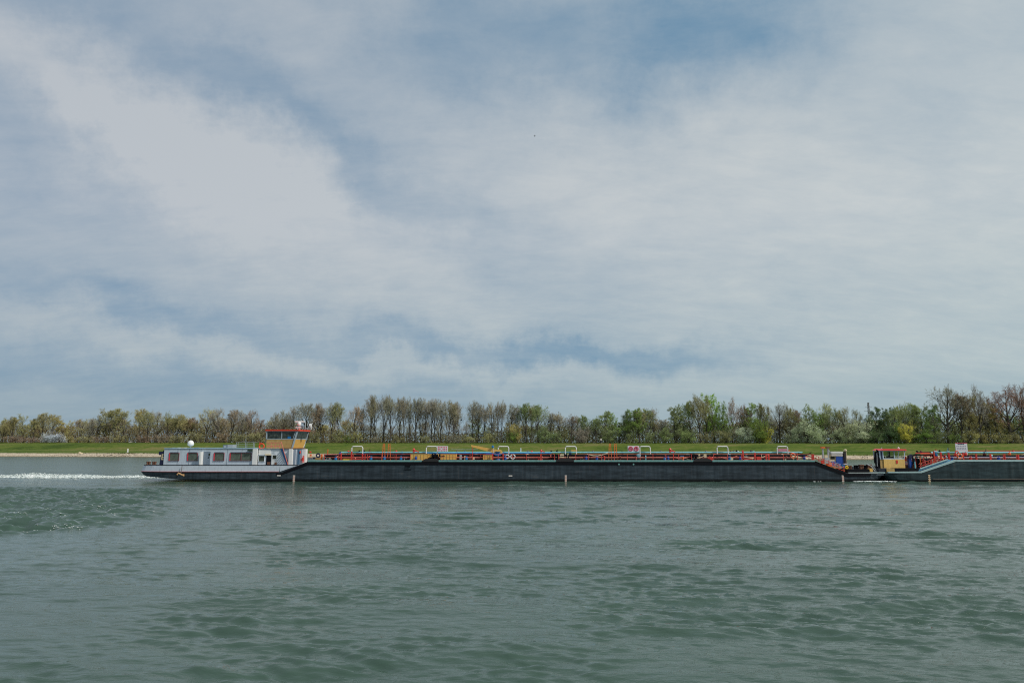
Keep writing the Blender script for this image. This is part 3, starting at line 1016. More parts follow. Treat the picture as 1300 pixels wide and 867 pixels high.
PAL = {   # leaf / twig tints as object colours
    'grey': (0.349, 0.325, 0.246), 'brown': (0.361, 0.278, 0.192), 'olive': (0.363, 0.345, 0.169), 'khaki': (0.432, 0.392, 0.168),
    'green': (0.243, 0.344, 0.093), 'bright': (0.334, 0.521, 0.098), 'dark': (0.151, 0.224, 0.098), 'silver': (0.500, 0.543, 0.355),
    'yellow': (0.575, 0.552, 0.131), 'rust': (0.319, 0.194, 0.130), 'white': (0.578, 0.591, 0.600), 'mid': (0.283, 0.336, 0.147)}
ORD = ['leftmost', 'second', 'third', 'fourth', 'fifth', 'sixth', 'seventh', 'eighth', 'ninth', 'tenth', 'eleventh', 'twelfth', 'thirteenth',
       'fourteenth', 'fifteenth', 'sixteenth', 'seventeenth', 'eighteenth', 'nineteenth', 'twentieth']
tree_rng = random.Random(77)
CNT = {}
PLACED = []


def plant(px, top, kind, colname, half=None, depth=None, base_py=None):
    r = tree_rng
    dep = depth if depth is not None else r.uniform(38, 50)
    # walk along the ray to the ground behind the crest
    yk = 280.0
    for it in range(6):
        x = W(px, 562, yk)[0]
        yk = 300 - 0.173 * (x + 222) + dep
    zb = bank_z(x, yk)
    ztop = W(px, top, yk)[1]
    hgt = ztop - zb
    var = KINDS[kind]
    i = r.randrange(len(var))
    tm, cm, hw, hz, tips = var[i]
    sz = hgt / hz
    sx = sz * r.uniform(0.88, 1.1)
    if half: sx = (half * 1.22 / F * yk) / hw
    base = PAL[colname]
    if kind == 'poplar' and colname == 'olive': base = tuple(0.65 * a_ + 0.35 * b_ for a_, b_ in zip(PAL['grey'], base))
    v = r.uniform(0.85, 1.15)
    col = (base[0] * v * r.uniform(.94, 1.06), base[1] * v, base[2] * v * r.uniform(.9, 1.1), 1)
    bushy = kind in ('willow', 'bush')
    t = bpy.data.objects.new('shrub' if kind == 'bush' else ('willow_tree' if kind == 'willow' else 'tree'), None)
    COL.objects.link(t)
    t.location = (x, yk, zb)
    t.rotation_euler = (0, 0, r.random() * 6.28)
    t.scale = (sx, sx, sz)
    a = inst(tm, 'trunk', t, (0, 0, 0))
    b = inst(cm, 'crown', t, (0, 0, 0)); b.color = col
    if kind in ('poplar', 'light') and colname in ('grey', 'olive') and r.random() < 0.55:
        for k in range(r.randrange(1, 4)):
            tp = tips[r.randrange(len(tips))]
            q = inst(MIS_ME, 'mistletoe', t, (tp.x * 0.8, tp.y * 0.8, tp.z * r.uniform(0.6, 0.95)), scale=(1, 1, sx / sz))
    PLACED.append((px, t, kind, colname, hgt))
    return t


T = [
 (3, 535, 'light', 'olive'), (14, 529, 'light', 'olive'), (30, 526, 'light', 'khaki'), (42, 531, 'light', 'olive'), (53, 524, 'light', 'olive'), (66, 526, 'light', 'khaki'), (78, 533, 'leafy', 'khaki', 7),
 (90, 534, 'light', 'khaki'), (100, 532, 'light', 'olive'), (112, 530, 'spread', 'grey'), (122, 527, 'spread', 'grey'), (135, 520, 'light', 'olive', 12), (146, 519, 'light', 'khaki', 12),
 (158, 519, 'light', 'olive'), (175, 519, 'light', 'khaki', 10), (188, 521, 'light', 'olive', 9), (199, 521, 'spread', 'grey', 11), (212, 522, 'spread', 'olive', 10), (222, 526, 'light', 'olive'), (232, 531, 'light', 'khaki'),
 (243, 530, 'light', 'brown'), (262, 518, 'spread', 'olive', 15), (276, 518, 'spread', 'grey', 13), (292, 520, 'light', 'brown', 11), (306, 521, 'spread', 'grey', 9), (319, 520, 'spread', 'brown', 12), (333, 531, 'light', 'brown', 8),
 (345, 524, 'poplar', 'grey', 8), (358, 521, 'poplar', 'grey', 8), (372, 516, 'poplar', 'grey', 9), (388, 512, 'poplar', 'grey', 13), (402, 513, 'poplar', 'grey', 10), (408, 512, 'poplar', 'brown', 10), (420, 512, 'poplar', 'grey', 9),
 (431, 511, 'light', 'olive', 11), (449, 514, 'spread', 'brown', 11), (458, 518, 'poplar', 'grey', 7),
 (470, 502, 'poplar', 'grey', 10), (477, 502, 'poplar', 'olive', 8), (486, 502, 'poplar', 'grey', 8), (495, 502, 'poplar', 'olive', 9), (507, 504, 'poplar', 'grey', 8), (513, 504, 'poplar', 'olive', 8),
 (520, 504, 'poplar', 'grey', 7), (527, 505, 'poplar', 'grey', 9), (534, 505, 'poplar', 'grey', 7), (539, 506, 'poplar', 'olive', 7), (547, 506, 'poplar', 'grey', 8), (552, 507, 'poplar', 'grey', 7),
 (559, 507, 'poplar', 'grey', 8), (569, 508, 'poplar', 'olive', 9), (576, 510, 'poplar', 'grey', 8), (583, 511, 'poplar', 'grey', 8),
 (600, 509, 'poplar', 'olive', 8), (607, 511, 'poplar', 'grey', 7), (614, 514, 'poplar', 'grey', 7), (625, 511, 'poplar', 'olive', 7), (632, 510, 'poplar', 'grey', 5), (637, 508, 'poplar', 'olive', 6), (646, 513, 'poplar', 'grey', 9),
 (657, 514, 'poplar', 'grey', 9), (668, 512, 'light', 'mid', 10), (674, 515, 'light', 'olive', 8), (683, 514, 'light', 'mid', 9), (698, 522, 'poplar', 'grey', 9), (711, 523, 'poplar', 'olive', 9), (725, 526, 'poplar', 'brown', 9),
 (733, 528, 'spread', 'grey', 8), (740, 527, 'light', 'mid', 6), (753, 540, 'spread', 'grey', 7), (757, 531, 'light', 'mid', 7), (768, 522, 'leafy', 'mid', 11), (779, 524, 'leafy', 'green', 8), (793, 522, 'light', 'mid', 8), (803, 519, 'leafy', 'green', 12),
 (812, 520, 'light', 'olive', 8), (820, 519, 'light', 'mid', 10), (831, 518, 'spread', 'brown', 9), (842, 533, 'spread', 'grey', 7), (856, 517, 'leafy', 'mid', 11), (868, 514, 'leafy', 'mid', 10), (879, 510, 'light', 'green', 10), (890, 501, 'light', 'olive', 11),
 (898, 502, 'spread', 'olive', 10), (908, 500, 'leafy', 'bright', 11), (920, 510, 'leafy', 'green', 8), (931, 504, 'spread', 'brown', 8), (942, 514, 'light', 'brown', 9), (953, 512, 'leafy', 'green', 10), (965, 512, 'light', 'olive', 8), (975, 513, 'spread', 'olive', 8),
 (990, 511, 'spread', 'grey', 13), (1005, 515, 'light', 'olive', 7), (1012, 520, 'light', 'brown', 7), (1024, 514, 'leafy', 'mid', 9), (1037, 522, 'leafy', 'green', 8), (1047, 524, 'light', 'mid', 8), (1055, 512, 'light', 'silver', 9), (1066, 518, 'light', 'mid', 8), (1076, 516, 'spread', 'olive', 10),
 (1088, 519, 'spread', 'olive', 9), (1101, 528, 'leafy', 'dark', 8), (1114, 517, 'leafy', 'dark', 9), (1125, 518, 'leafy', 'dark', 10), (1137, 516, 'leafy', 'mid', 8), (1150, 511, 'spread', 'mid', 12), (1160, 512, 'light', 'mid', 9), (1175, 515, 'leafy', 'mid', 11), (1186, 514, 'leafy', 'green', 9),
 (1204, 490, 'spread', 'grey', 25), (1222, 500, 'light', 'brown', 11), (1230, 503, 'leafy', 'khaki', 10), (1246, 489, 'spread', 'grey', 12), (1256, 504, 'light', 'brown', 11), (1268, 512, 'leafy', 'khaki', 9), (1284, 489, 'spread', 'rust', 24), (1302, 488, 'spread', 'rust', 16), (1316, 500, 'light', 'brown', 12),
]
for e in T:
    plant(e[0], e[1], e[2], e[3], e[4] if len(e) > 4 else None)
# trees of the second rank, seen between and below the first
rb = random.Random(5)
B = []
for px in range(-20, 1330, 12):
    if 455 < px < 600:
        if px % 24: B.append((px + rb.uniform(-4, 4), rb.uniform(527, 541), 'spread' if rb.random() < .6 else 'poplar', 'grey', rb.uniform(6, 9)))
        continue
    if px < 130: B.append((px + rb.uniform(-3, 3), rb.uniform(532, 541), 'leafy' if rb.random() < .5 else 'light', rb.choice(['olive', 'brown', 'khaki']), rb.uniform(7, 10)))
    elif px < 455: B.append((px + rb.uniform(-3, 3), rb.uniform(530, 539), 'light', rb.choice(['brown', 'olive', 'khaki', 'brown']), rb.uniform(7, 10)))
    elif px < 760: B.append((px + rb.uniform(-3, 3), rb.uniform(531, 543), rb.choice(['light', 'leafy', 'spread']), rb.choice(['olive', 'mid', 'grey']), rb.uniform(6, 9)))
    elif px < 1100: B.append((px + rb.uniform(-3, 3), rb.uniform(526, 540), rb.choice(['light', 'leafy']), rb.choice(['mid', 'olive', 'dark', 'grey']), rb.uniform(8, 11)))
    else: B.append((px + rb.uniform(-3, 3), rb.uniform(520, 536), rb.choice(['leafy', 'leafy', 'light']), rb.choice(['dark', 'mid', 'khaki', 'green']), rb.uniform(8, 12)))
nfront = len(PLACED)
for b in B: plant(b[0], b[1], b[2], b[3], b[4], depth=rb.uniform(54, 78))
BK = PLACED[nfront:]
PLACED = PLACED[:nfront]
# shrubs and willows along the dike crest
SHR = [
 (60, 549, 'bush', 'white', 7), (70, 549, 'bush', 'white', 8), (78, 552, 'bush', 'white', 6), (91, 553, 'bush', 'khaki', 6), (18, 552, 'bush', 'brown', 9), (40, 554, 'bush', 'brown', 8), (110, 552, 'bush', 'olive', 8), (128, 553, 'bush', 'brown', 8), (152, 551, 'bush', 'olive', 8),
 (182, 552, 'bush', 'brown', 8), (205, 550, 'bush', 'brown', 9), (226, 551, 'bush', 'olive', 9), (250, 548, 'bush', 'olive', 9), (282, 547, 'bush', 'brown', 9), (300, 549, 'bush', 'olive', 8), (325, 546, 'bush', 'olive', 9), (400, 546, 'bush', 'olive', 8),
 (430, 545, 'willow', 'olive', 9), (440, 552, 'bush', 'green', 6), (452, 547, 'bush', 'khaki', 7), (476, 553, 'bush', 'grey', 6), (505, 553, 'bush', 'olive', 7), (541, 552, 'bush', 'olive', 7), (575, 551, 'bush', 'grey', 7), (592, 552, 'bush', 'olive', 7), (620, 548, 'bush', 'olive', 8),
 (654, 536, 'willow', 'khaki', 7), (650, 546, 'bush', 'green', 7), (690, 541, 'willow', 'mid', 8), (706, 547, 'bush', 'mid', 8), (738, 543, 'willow', 'grey', 8), (775, 544, 'willow', 'mid', 8), (800, 547, 'bush', 'mid', 8), (825, 546, 'bush', 'mid', 8), (845, 543, 'willow', 'mid', 8),
 (872, 545, 'willow', 'mid', 9), (895, 548, 'bush', 'olive', 8), (920, 545, 'willow', 'olive', 8), (946, 541, 'willow', 'silver', 10), (965, 529, 'willow', 'green', 9), (970, 540, 'willow', 'yellow', 9), (977, 559, 'bush', 'silver', 4), (1003, 550, 'bush', 'silver', 7),
 (1014, 540, 'willow', 'silver', 8), (1026, 534, 'willow', 'silver', 14), (1040, 543, 'willow', 'silver', 8), (1065, 545, 'willow', 'silver', 8), (1078, 535, 'willow', 'silver', 9), (1092, 531, 'willow', 'silver', 12), (1095, 552, 'bush', 'silver', 6), (1084, 553, 'bush', 'silver', 5), (1110, 545, 'willow', 'dark', 8),
 (1130, 541, 'willow', 'dark', 9), (1140, 536, 'willow', 'green', 8), (1151, 536, 'willow', 'yellow', 7), (1160, 547, 'willow', 'green', 8), (1176, 545, 'willow', 'green', 8), (1190, 546, 'willow', 'mid', 8), (1212, 549, 'bush', 'green', 7), (1232, 546, 'willow', 'khaki', 8), (1250, 548, 'bush', 'khaki', 8), (1272, 549, 'bush', 'khaki', 8), (1292, 549, 'bush', 'olive', 8)]
nb0 = len(PLACED)
for e in SHR: plant(e[0], e[1], e[2], e[3], e[4], depth=tree_rng.uniform(34.5, 37.5))
SH = PLACED[nb0:]
PLACED = PLACED[:nb0]

LM = [(-99, 46, 'at the far left edge'), (46, 106, 'near the white blossom'), (106, 200, 'left of the ship stern'), (200, 335, 'behind the grey deckhouse'), (335, 396, 'behind the wheelhouse'),
      (396, 463, 'right of the wheelhouse'), (463, 540, 'in left half of tall row'), (540, 591, 'in right half of tall row'), (591, 665, 'behind the yellow crane'), (665, 760, 'right of the yellow crane'),
      (760, 838, 'behind the prohibition signs'), (838, 900, 'left of the bright green tree'), (900, 980, 'around the bright green tree'), (980, 1050, 'right of the yellow willow'), (1050, 1108, 'behind the blue engine house'),
      (1108, 1170, 'behind the yellow cabin'), (1170, 1235, 'behind the barge notice board'), (1235, 1400, 'at the far right edge')]
DESC = {'poplar': {'grey': 'bare grey tall slim tree', 'olive': 'slim tall tree in olive bud', 'brown': 'bare brown slim tree', 'mid': 'slim green tinged tree'},
        'spread': {'grey': 'broad bare grey tree', 'olive': 'broad olive tree', 'brown': 'broad bare brown tree', 'rust': 'large spreading tree with rusty buds', 'mid': 'broad thinly green tree'},
        'light': {'grey': 'thin grey tree', 'olive': 'thin olive leafed tree', 'khaki': 'khaki leafed tree', 'brown': 'brown budding tree', 'mid': 'thinly leafed green tree', 'green': 'light green tree', 'silver': 'thin silvery tree'},
        'leafy': {'khaki': 'bushy khaki tree', 'mid': 'bushy mid green tree', 'green': 'bushy fresh green tree', 'bright': 'bright green leafy tree', 'dark': 'dense dark green tree', 'olive': 'bushy olive tree', 'brown': 'bushy brown tree', 'grey': 'bushy grey tree'},
        'willow': {'silver': 'rounded pale silvery willow', 'yellow': 'rounded yellow green willow', 'green': 'rounded green willow', 'mid': 'rounded mid green willow', 'olive': 'rounded olive willow', 'khaki': 'rounded khaki willow', 'dark': 'rounded dark green willow', 'grey': 'rounded greyish willow'},
        'bush': {c: '%s shrub' % n for c, n in dict(white='white blossoming', khaki='khaki', brown='brown', olive='olive', green='fresh green', grey='greyish', mid='mid green', silver='pale silvery', dark='dark green').items()}}


def describe(e):
    return DESC[e[2]].get(e[3], {'light': '%s budding tree', 'leafy': 'bushy %s tree', 'spread': 'broad %s tree', 'poplar': 'slim %s tree'}.get(e[2], '%s') % {'mid': 'mid green', 'dark': 'dark green'}.get(e[3], e[3]))


def label_rank(lst, rank, cat_of):
    for (x0, x1, where) in LM:
        here = sorted([e for e in lst if x0 <= e[0] < x1], key=lambda e: e[0])
        per = {}
        for e in here: per.setdefault(describe(e), []).append(e)
        for d, es in per.items():
            for i, e in enumerate(es):
                s = d if len(es) == 1 else ('leftmost %s' % d if i == 0 else '%s, %s from left' % (d, ORD[i]))
                lab = '%s %s %s' % (s, rank, where) if rank else '%s %s' % (s, where)
                tag(e[1], ' '.join(lab.split()).replace('back rank in', 'back rank,'), cat_of(e), {'f': 'trees in the front rank beyond the dike', 'b': 'trees in the back rank beyond the dike', 's': 'shrubs and willows along the dike crest'}[rank and rank[0] or 'f'] if False else None)


label_rank(PLACED, '', lambda e: 'tree')
label_rank(SH, 'on the dike', lambda e: 'shrub' if e[2] == 'bush' else 'willow')
label_rank(BK, 'in back rank', lambda e: 'tree')
for e in PLACED: e[1]['group'] = 'trees in the front rank beyond the dike'
for e in BK: e[1]['group'] = 'lower trees in the back rank beyond the dike'
for e in SH: e[1]['group'] = 'shrubs and willows along the dike crest'

# undergrowth: a mass of thin stems and twigs nobody could count
def undergrowth():
    r_ = np.random.default_rng(9)
    prof = [(-60, 541), (130, 539), (200, 537), (335, 535), (400, 541), (460, 547), (590, 547), (640, 544), (680, 537), (760, 537), (850, 534), (1000, 536), (1100, 534), (1200, 527), (1360, 525)]
    n = 120000
    px = r_.uniform(-60, 1360, n)
    top = np.interp(px, [a for a, b in prof], [b for a, b in prof])
    dep = r_.uniform(48, 95, n)
    yk = np.full(n, 300.0)
    for it in range(6):
        k = (433.5 - 562) / F
        dy = math.cos(PITCH) - k * math.sin(PITCH)
        x = (px - 650) / F * yk / dy
        yk = 300 - 0.173 * (x + 222) + dep
    hgt = (562 - top) / F * yk * (0.80 + 0.35 * vnoise(x, yk, 5, 3))
    u = r_.random(n) ** 1.5
    z = 5.0 + hgt * u
    ang_ = r_.uniform(0, 6.283, n); til = r_.normal(0, .7, n)
    L = r_.uniform(0.2, 0.5, n); Wd = r_.uniform(0.08, 0.22, n)
    ax = np.stack([np.sin(til) * np.cos(ang_), np.sin(til) * np.sin(ang_), np.cos(til)], 1) * L[:, None]
    a2 = r_.uniform(0, 6.283, n)
    bx = np.stack([np.cos(a2), np.sin(a2), r_.normal(0, .3, n)], 1) * Wd[:, None]
    c = np.stack([x, yk, z], 1)
    V = np.stack([c - ax, c + bx, c + ax, c - bx], 1).reshape(-1, 3)
    Fc = np.arange(4 * n).reshape(n, 4)
    # stems
    m = 2600
    px2 = r_.uniform(-60, 1360, m)
    top2 = np.interp(px2, [a for a, b in prof], [b for a, b in prof])
    yk2 = np.full(m, 300.0); dep2 = r_.uniform(40, 80, m)
    for it in range(6):
        x2 = (px2 - 650) / F * yk2 / dy
        yk2 = 300 - 0.173 * (x2 + 222) + dep2
    h2 = (562 - top2) / F * yk2 * r_.uniform(0.6, 1.05, m)
    lean = r_.normal(0, 0.9, m)
    w = r_.uniform(0.04, 0.10, m)
    b0 = np.stack([x2 - w, yk2, np.full(m, 4.9)], 1); b1 = np.stack([x2 + w, yk2 + w, np.full(m, 4.9)], 1)
    t1 = np.stack([x2 + lean + w * .3, yk2, 4.9 + h2], 1); t0 = np.stack([x2 + lean - w * .3, yk2, 4.9 + h2], 1)
    V2 = np.stack([b0, b1, t1, t0], 1).reshape(-1, 3)
    allV = np.concatenate([V, V2]).astype(np.float32)
    N = n + m
    me = bpy.data.meshes.new('undergrowth')
    me.vertices.add(4 * N); me.vertices.foreach_set('co', allV.ravel())
    me.loops.add(4 * N); me.loops.foreach_set('vertex_index', np.arange(4 * N, dtype=np.int32))
    me.polygons.add(N)
    me.polygons.foreach_set('loop_start', np.arange(0, 4 * N, 4, dtype=np.int32))
    me.polygons.foreach_set('loop_total', np.full(N, 4, np.int32))
    me.update(calc_edges=True)
    mt = bpy.data.materials.new('undergrowth twigs'); mt.use_nodes = True
    t = NT(mt.node_tree)
    geo = t.n('ShaderNodeNewGeometry')
    sep = t.n('ShaderNodeSeparateXYZ', {0: geo.outputs['Position']})
    nz = t.n('ShaderNodeTexNoise', {'Vector': geo.outputs['Position'], 'Scale': 0.10, 'Detail': 4.0}).outputs[0]
    n2 = t.n('ShaderNodeTexNoise', {'Vector': geo.outputs['Position'], 'Scale': 1.2, 'Detail': 3.0}).outputs[0]
    left = t.ramp(nz, [(0.35, (0.13, 0.095, 0.058)), (0.5, (0.16, 0.13, 0.060)), (0.65, (0.18, 0.165, 0.060))])
    right = t.ramp(nz, [(0.35, (0.100, 0.095, 0.060)), (0.5, (0.120, 0.125, 0.058)), (0.65, (0.14, 0.16, 0.056))])
    fx = t.n('ShaderNodeMapRange', {0: sep.outputs[0], 1: -90, 2: 40}).outputs[0]
    c = t.mix(fx, left, right)
    f = t.n('ShaderNodeMapRange', {0: n2, 1: 0.3, 2: 0.7, 3: 0.6, 4: 1.4}).outputs[0]
    c = t.mix(1.0, c, t.n('ShaderNodeCombineColor', {0: f, 1: f, 2: f}).outputs[0], 'MULTIPLY')
    d = t.n('ShaderNodeBsdfDiffuse', {'Color': c})
    t.n('ShaderNodeOutputMaterial', {'Surface': d.outputs[0]})
    me.materials.append(mt)
    o = bpy.data.objects.new('undergrowth', me); COL.objects.link(o)
    tag(o, label='tangled brown and green undergrowth between the trunks', kind='stuff')


undergrowth()
# ------------------------------------------------------------------ the ships
BEAM = 11.4
YN, YF = SHIP_Y, SHIP_Y + BEAM
YC = (YN + YF) / 2


def X_(px, Y=YN): return W(px, 580, Y)[0]


def Z_(py, Y=YN): return W(650, py, Y)[1]


ship = thing('tanker_ship', (X_(640), YC, 0), 'long dark hulled river tanker with grey deckhouse, ochre wheelhouse and red railings', 'ship')
ORG = Vector(ship.location)
DECK = Z_(584.6) - 0.02


def hull(name, stations, m, parent):
    """stations: (px, z_top, halfbreadth_top, z_mid, hb_mid, hb_wl, keel)"""
    mb = MB()
    n = 0
    for (x, zt, ht, zm, hm, hw, zk, hk) in stations:
        sec = [(ht, zt), (hm, zm), (hw, max(0.05, zk + 0.04)), (hk, zk)]
        for (h, z) in sec: mb.v.append((x, YC - h, z))
        for (h, z) in reversed(sec): mb.v.append((x, YC + h, z))
    k = 8
    N = len(stations)
    for i in range(N - 1):
        for j in range(k):
            a = i * k + j; b = i * k + (j + 1) % k
            mb.f.append((a, b, b + k, a + k)); mb.mi.append(0)
    mb.f.append(tuple(range(k))); mb.mi.append(0)
    mb.f.append(tuple((N - 1) * k + j for j in range(k))[::-1]); mb.mi.append(0)
    return mb.build(name, m, parent)


z_str_top = Z_(590.6); z_str_bot = Z_(598.6); z_main = Z_(586.4)
z_for = Z_(601.0)
HB = BEAM / 2
st = []
# stern: counter raked in towards the water, bulwark is a separate grey part above z_str_bot
for (px, ht, hm, hw, zk, hk) in [(180.6, 4.3, 4.2, 2.6, 0.30, 2.2), (184, 4.7, 4.65, 4.6, 0.80, 4.4), (187, 4.9, 4.85, 4.8, 0.66, 4.6), (206, 5.45, 5.4, 5.3, 0.48, 5.1), (230, 5.65, 5.6, 5.55, 0.26, 5.3),
                                 (262, 5.7, 5.7, 5.65, 0.04, 5.3), (285, 5.7, 5.7, 5.7, -0.4, 5.3), (300, 5.7, 5.7, 5.7, -0.9, 5.3), (356, 5.7, 5.7, 5.7, -0.9, 5.3)]:
    st.append((W(px, 580, YC - ht)[0], z_str_bot, ht, z_str_bot - 0.35, hm, hw, zk, hk))
st[0] = (W(180.6, 580, YC - 4.3)[0], z_str_bot, 4.3, z_str_bot - 0.12, 4.2, 4.1, 1.15, 3.9)
for (px, pz) in [(391, 586.4), (1034, 586.4), (1076, 601.0), (1090, 601.0)]:
    st.append((X_(px), Z_(pz), HB, Z_(pz) - 0.5, HB, HB, -0.9, 5.3))
for (px, h, hw, zk) in [(1104, 5.65, 5.6, -0.6), (1113, 5.5, 5.2, -0.2), (1119, 5.3, 4.6, 0.15), (1123.2, 5.2, 4.3, 0.7)]:
    st.append((X_(px), z_for, h, z_for - .3, h, min(hw, h), zk, hw - .3))
h_ = hull('hull', st, HULL1, ship)

# grey bulwark round the stern
mb = MB().use(STRAKE)
bw = [(183.6, 180.8, 4.3, 4.32), (187, 184.4, 4.7, 4.72), (195, 192, 5.1, 5.12), (208, 206, 5.46, 5.47), (230, 230, 5.66, 5.67), (262, 262, 5.73, 5.73), (356, 355, 5.73, 5.73)]
for side in (-1, 1):
    b0 = len(mb.v)
    for (pt, pb, ht, hb) in bw:
        for (px, z, h) in ((pb, z_str_bot + .004, hb), (pt, z_str_top, ht)):
            xx = W(px, 580, YC - h)[0]; mb.v.append((xx, YC + side * h, z)); mb.v.append((xx, YC + side * (h - 0.12), z))
    for i in range(len(bw) - 1):
        a = b0 + i * 4; c = a + 4
        for q in ((a, c, c + 2, a + 2), (a + 1, a + 3, c + 3, c + 1), (a + 2, c + 2, c + 3, a + 3), (a, a + 1, c + 1, c)): mb.face(q)
    mb.face((b0, b0 + 2, b0 + 3, b0 + 1))
    e = b0 + 4 * (len(bw) - 1)
    mb.face((e, e + 1, e + 3, e + 2))
XS = lambda px: W(px, 580, YC - 4.3)[0]
mb.hexa([(XS(180.8), YC - 4.3, z_str_bot + .01), (XS(181.9), YC - 4.3, z_str_bot + .01), (XS(181.9), YC + 4.3, z_str_bot + .01), (XS(180.8), YC + 4.3, z_str_bot + .01),
         (XS(183.6), YC - 4.28, z_str_top), (XS(184.6), YC - 4.28, z_str_top), (XS(184.6), YC + 4.28, z_str_top), (XS(183.6), YC + 4.28, z_str_top)])
# the wedge that runs out under the black sheer strake
for side in (-1, 1):
    yy0 = YC + side * 5.73; yy1 = YC + side * 5.58
    P = [(X_(356), z_str_bot + .004), (X_(378.5), z_str_top), (X_(356), z_str_top)]
    b = len(mb.v)
    mb.v += [(x, yy0, z) for x, z in P] + [(x, yy1, z) for x, z in P]
    mb.face((b, b + 1, b + 2)); mb.face((b + 3, b + 5, b + 4))
    for q in ((0, 1), (1, 2), (2, 0)): mb.face((b + q[0], b + q[1], b + 3 + q[1], b + 3 + q[0]))
mb.build('bulwark', None, ship)
mb = MB()
mb.tube([(W(a[1], 580, YC - a[3])[0], YC - a[3] - .03, z_str_bot) for a in bw], 0.05, 5)
mb.build('rubbing_line', mat('faded pink line', (0.42, 0.16, 0.17), 0.6), ship)
mb = MB()
mb.tube([(W(a[0], 580, YC - a[2])[0], YC - a[2] + .02, z_str_top + .03) for a in bw] + [(X_(378), YN, z_str_top + .03)], 0.055, 5)
mb.build('bulwark_rail', BLACK, ship)
mb = MB().box(X_(210), X_(238), YC - 5.0, YC + 5.0, z_str_top - 0.75, z_str_top - 0.70)
mb = MB(); mb.v = [(X_(184), YC - 4.2, z_str_top - .5), (X_(208), YC - 5.3, z_str_top - .5), (X_(378), YC - 5.55, z_str_top - .5), (X_(378), YC + 5.55, z_str_top - .5), (X_(208), YC + 5.3, z_str_top - .5), (X_(185), YC + 4.2, z_str_top - .5)]
mb.f = [(0, 1, 2, 3, 4, 5)]; mb.mi = [0]
mb.build('stern_deck', SLATEP, ship)
# black sheer strake, a proud band following the hull's top edge
def band(name, pts, w, y, proud, m, parent, both=True):
    mb = MB()
    for side in ((-1, 1) if both else (-1,)):
        b = len(mb.v)
        for (px, pt, pb) in pts:
            yo = YC + side * (HB + proud); yi = YC + side * (HB - 0.03)
            mb.v += [(X_(px), yo, Z_(pt)), (X_(px), yo, Z_(pb)), (X_(px), yi, Z_(pb)), (X_(px), yi, Z_(pt))]
        for i in range(len(pts) - 1):
            for j in range(4):
                mb.face((b + i * 4 + j, b + i * 4 + (j + 1) % 4, b + i * 4 + 4 + (j + 1) % 4, b + i * 4 + 4 + j))
        mb.face((b, b + 1, b + 2, b + 3)); e = b + 4 * (len(pts) - 1); mb.face((e, e + 3, e + 2, e + 1))
    return mb.build(name, m, parent)


band('sheer_strake', [(352, 600.6, 603.2), (358, 600.2, 603.0), (391.5, 586.2, 590.0), (1034, 586.2, 590.0), (1074, 600.9, 605.2), (1104, 600.9, 604.0)], 0, 0, 0.05, BLACK, ship)
# sea green gunwale, broken by black landing gaps
for (a, b) in [(391.5, 536), (557, 706), (728.5, 880), (904, 1034)]:
    mb = MB()
    for s in (-1, 1):
        y0 = YC + s * (HB + .06); y1 = YC + s * (HB - 0.32)
        mb.box(X_(a), X_(b), min(y0, y1), max(y0, y1), Z_(586.1), Z_(584.0))
    mb.build('gunwale', TEAL, ship)
for (a, b) in [(536, 557), (706, 728.5), (880, 904)]:
    mb = MB()
    q = (b - a)
    mb.prism([(X_(a), Z_(586.1)), (X_(b), Z_(586.1)), (X_(b), Z_(584.5)), (X_(b - q * .16), Z_(582.2)), (X_(a + q * .20), Z_(582.2)), (X_(a), Z_(584.5))], YN - .1, YN + .25)
    mb.build('boarding_fender', RUBBER, ship)
mb = MB()
P = [(1076, 601.0), (1100, 601.0), (1124, 601.0)]
for s in (-1, 1):
    y0 = YC + s * (HB - .02); y1 = YC + s * (HB - .3)
    mb.box(X_(1076), X_(1113), min(y0, y1), max(y0, y1), Z_(601.1), Z_(599.7))
mb.build('fore_gunwale', mat('worn grey green paint', (0.30, 0.34, 0.33), 0.6, dirt=.3), ship)
for (a, b, t, bb, mm_) in [(1076, 1104, 595.6, 599.6, BLACK)]:
    MB().box(X_(a), X_(b), YN + .35, YF - .35, Z_(bb), Z_(t)).build('hatch_coaming', mm_, ship)
# decks
MB().box(X_(391), X_(1034), YN + .32, YF - .32, Z_(587.5), DECK).build('main_deck', MAROON, ship)
mb = MB()
mb.v = [(X_(1034), YN + .1, DECK - .01), (X_(1075), YN + .1, Z_(600.6)), (X_(1075), YF - .1, Z_(600.6)), (X_(1034), YF - .1, DECK - .01)]
mb.f = [(0, 1, 2, 3)]; mb.mi = [0]; mb.build('ramp_deck', OCHRE, ship)
mb = MB()
mb.v = [(X_(1075), YN + .1, Z_(600.5)), (X_(1122), YN + .4, Z_(600.5)), (X_(1122), YF - .4, Z_(600.5)), (X_(1075), YF - .1, Z_(600.5))]
mb.f = [(0, 1, 2, 3)]; mb.mi = [0]; mb.build('foredeck', STEEL, ship)
mb = MB()
mb.v = [(X_(378), YN + .1, z_str_top - .03), (X_(391), YN + .1, Z_(585.8)), (X_(391), YF - .1, Z_(585.8)), (X_(378), YF - .1, z_str_top - .03)]
mb.f = [(0, 1, 2, 3)]; mb.mi = [0]; mb.build('ramp_deck', MAROON, ship)

# draught marks (painted plates, flat by nature)
def draught(px, parent, cols, top=603.2):
    mb = MB()
    for i in range(7):
        mb.use(cols[i % 2])
        z = Z_(top) - 0.135 * i
        wv = .16 if i % 2 == 0 else .10
        mb.box(X_(px) - wv, X_(px) + wv, YN - .03, YN + .02, z - .115, z)
    return mb.build('draught_mark', None, parent)


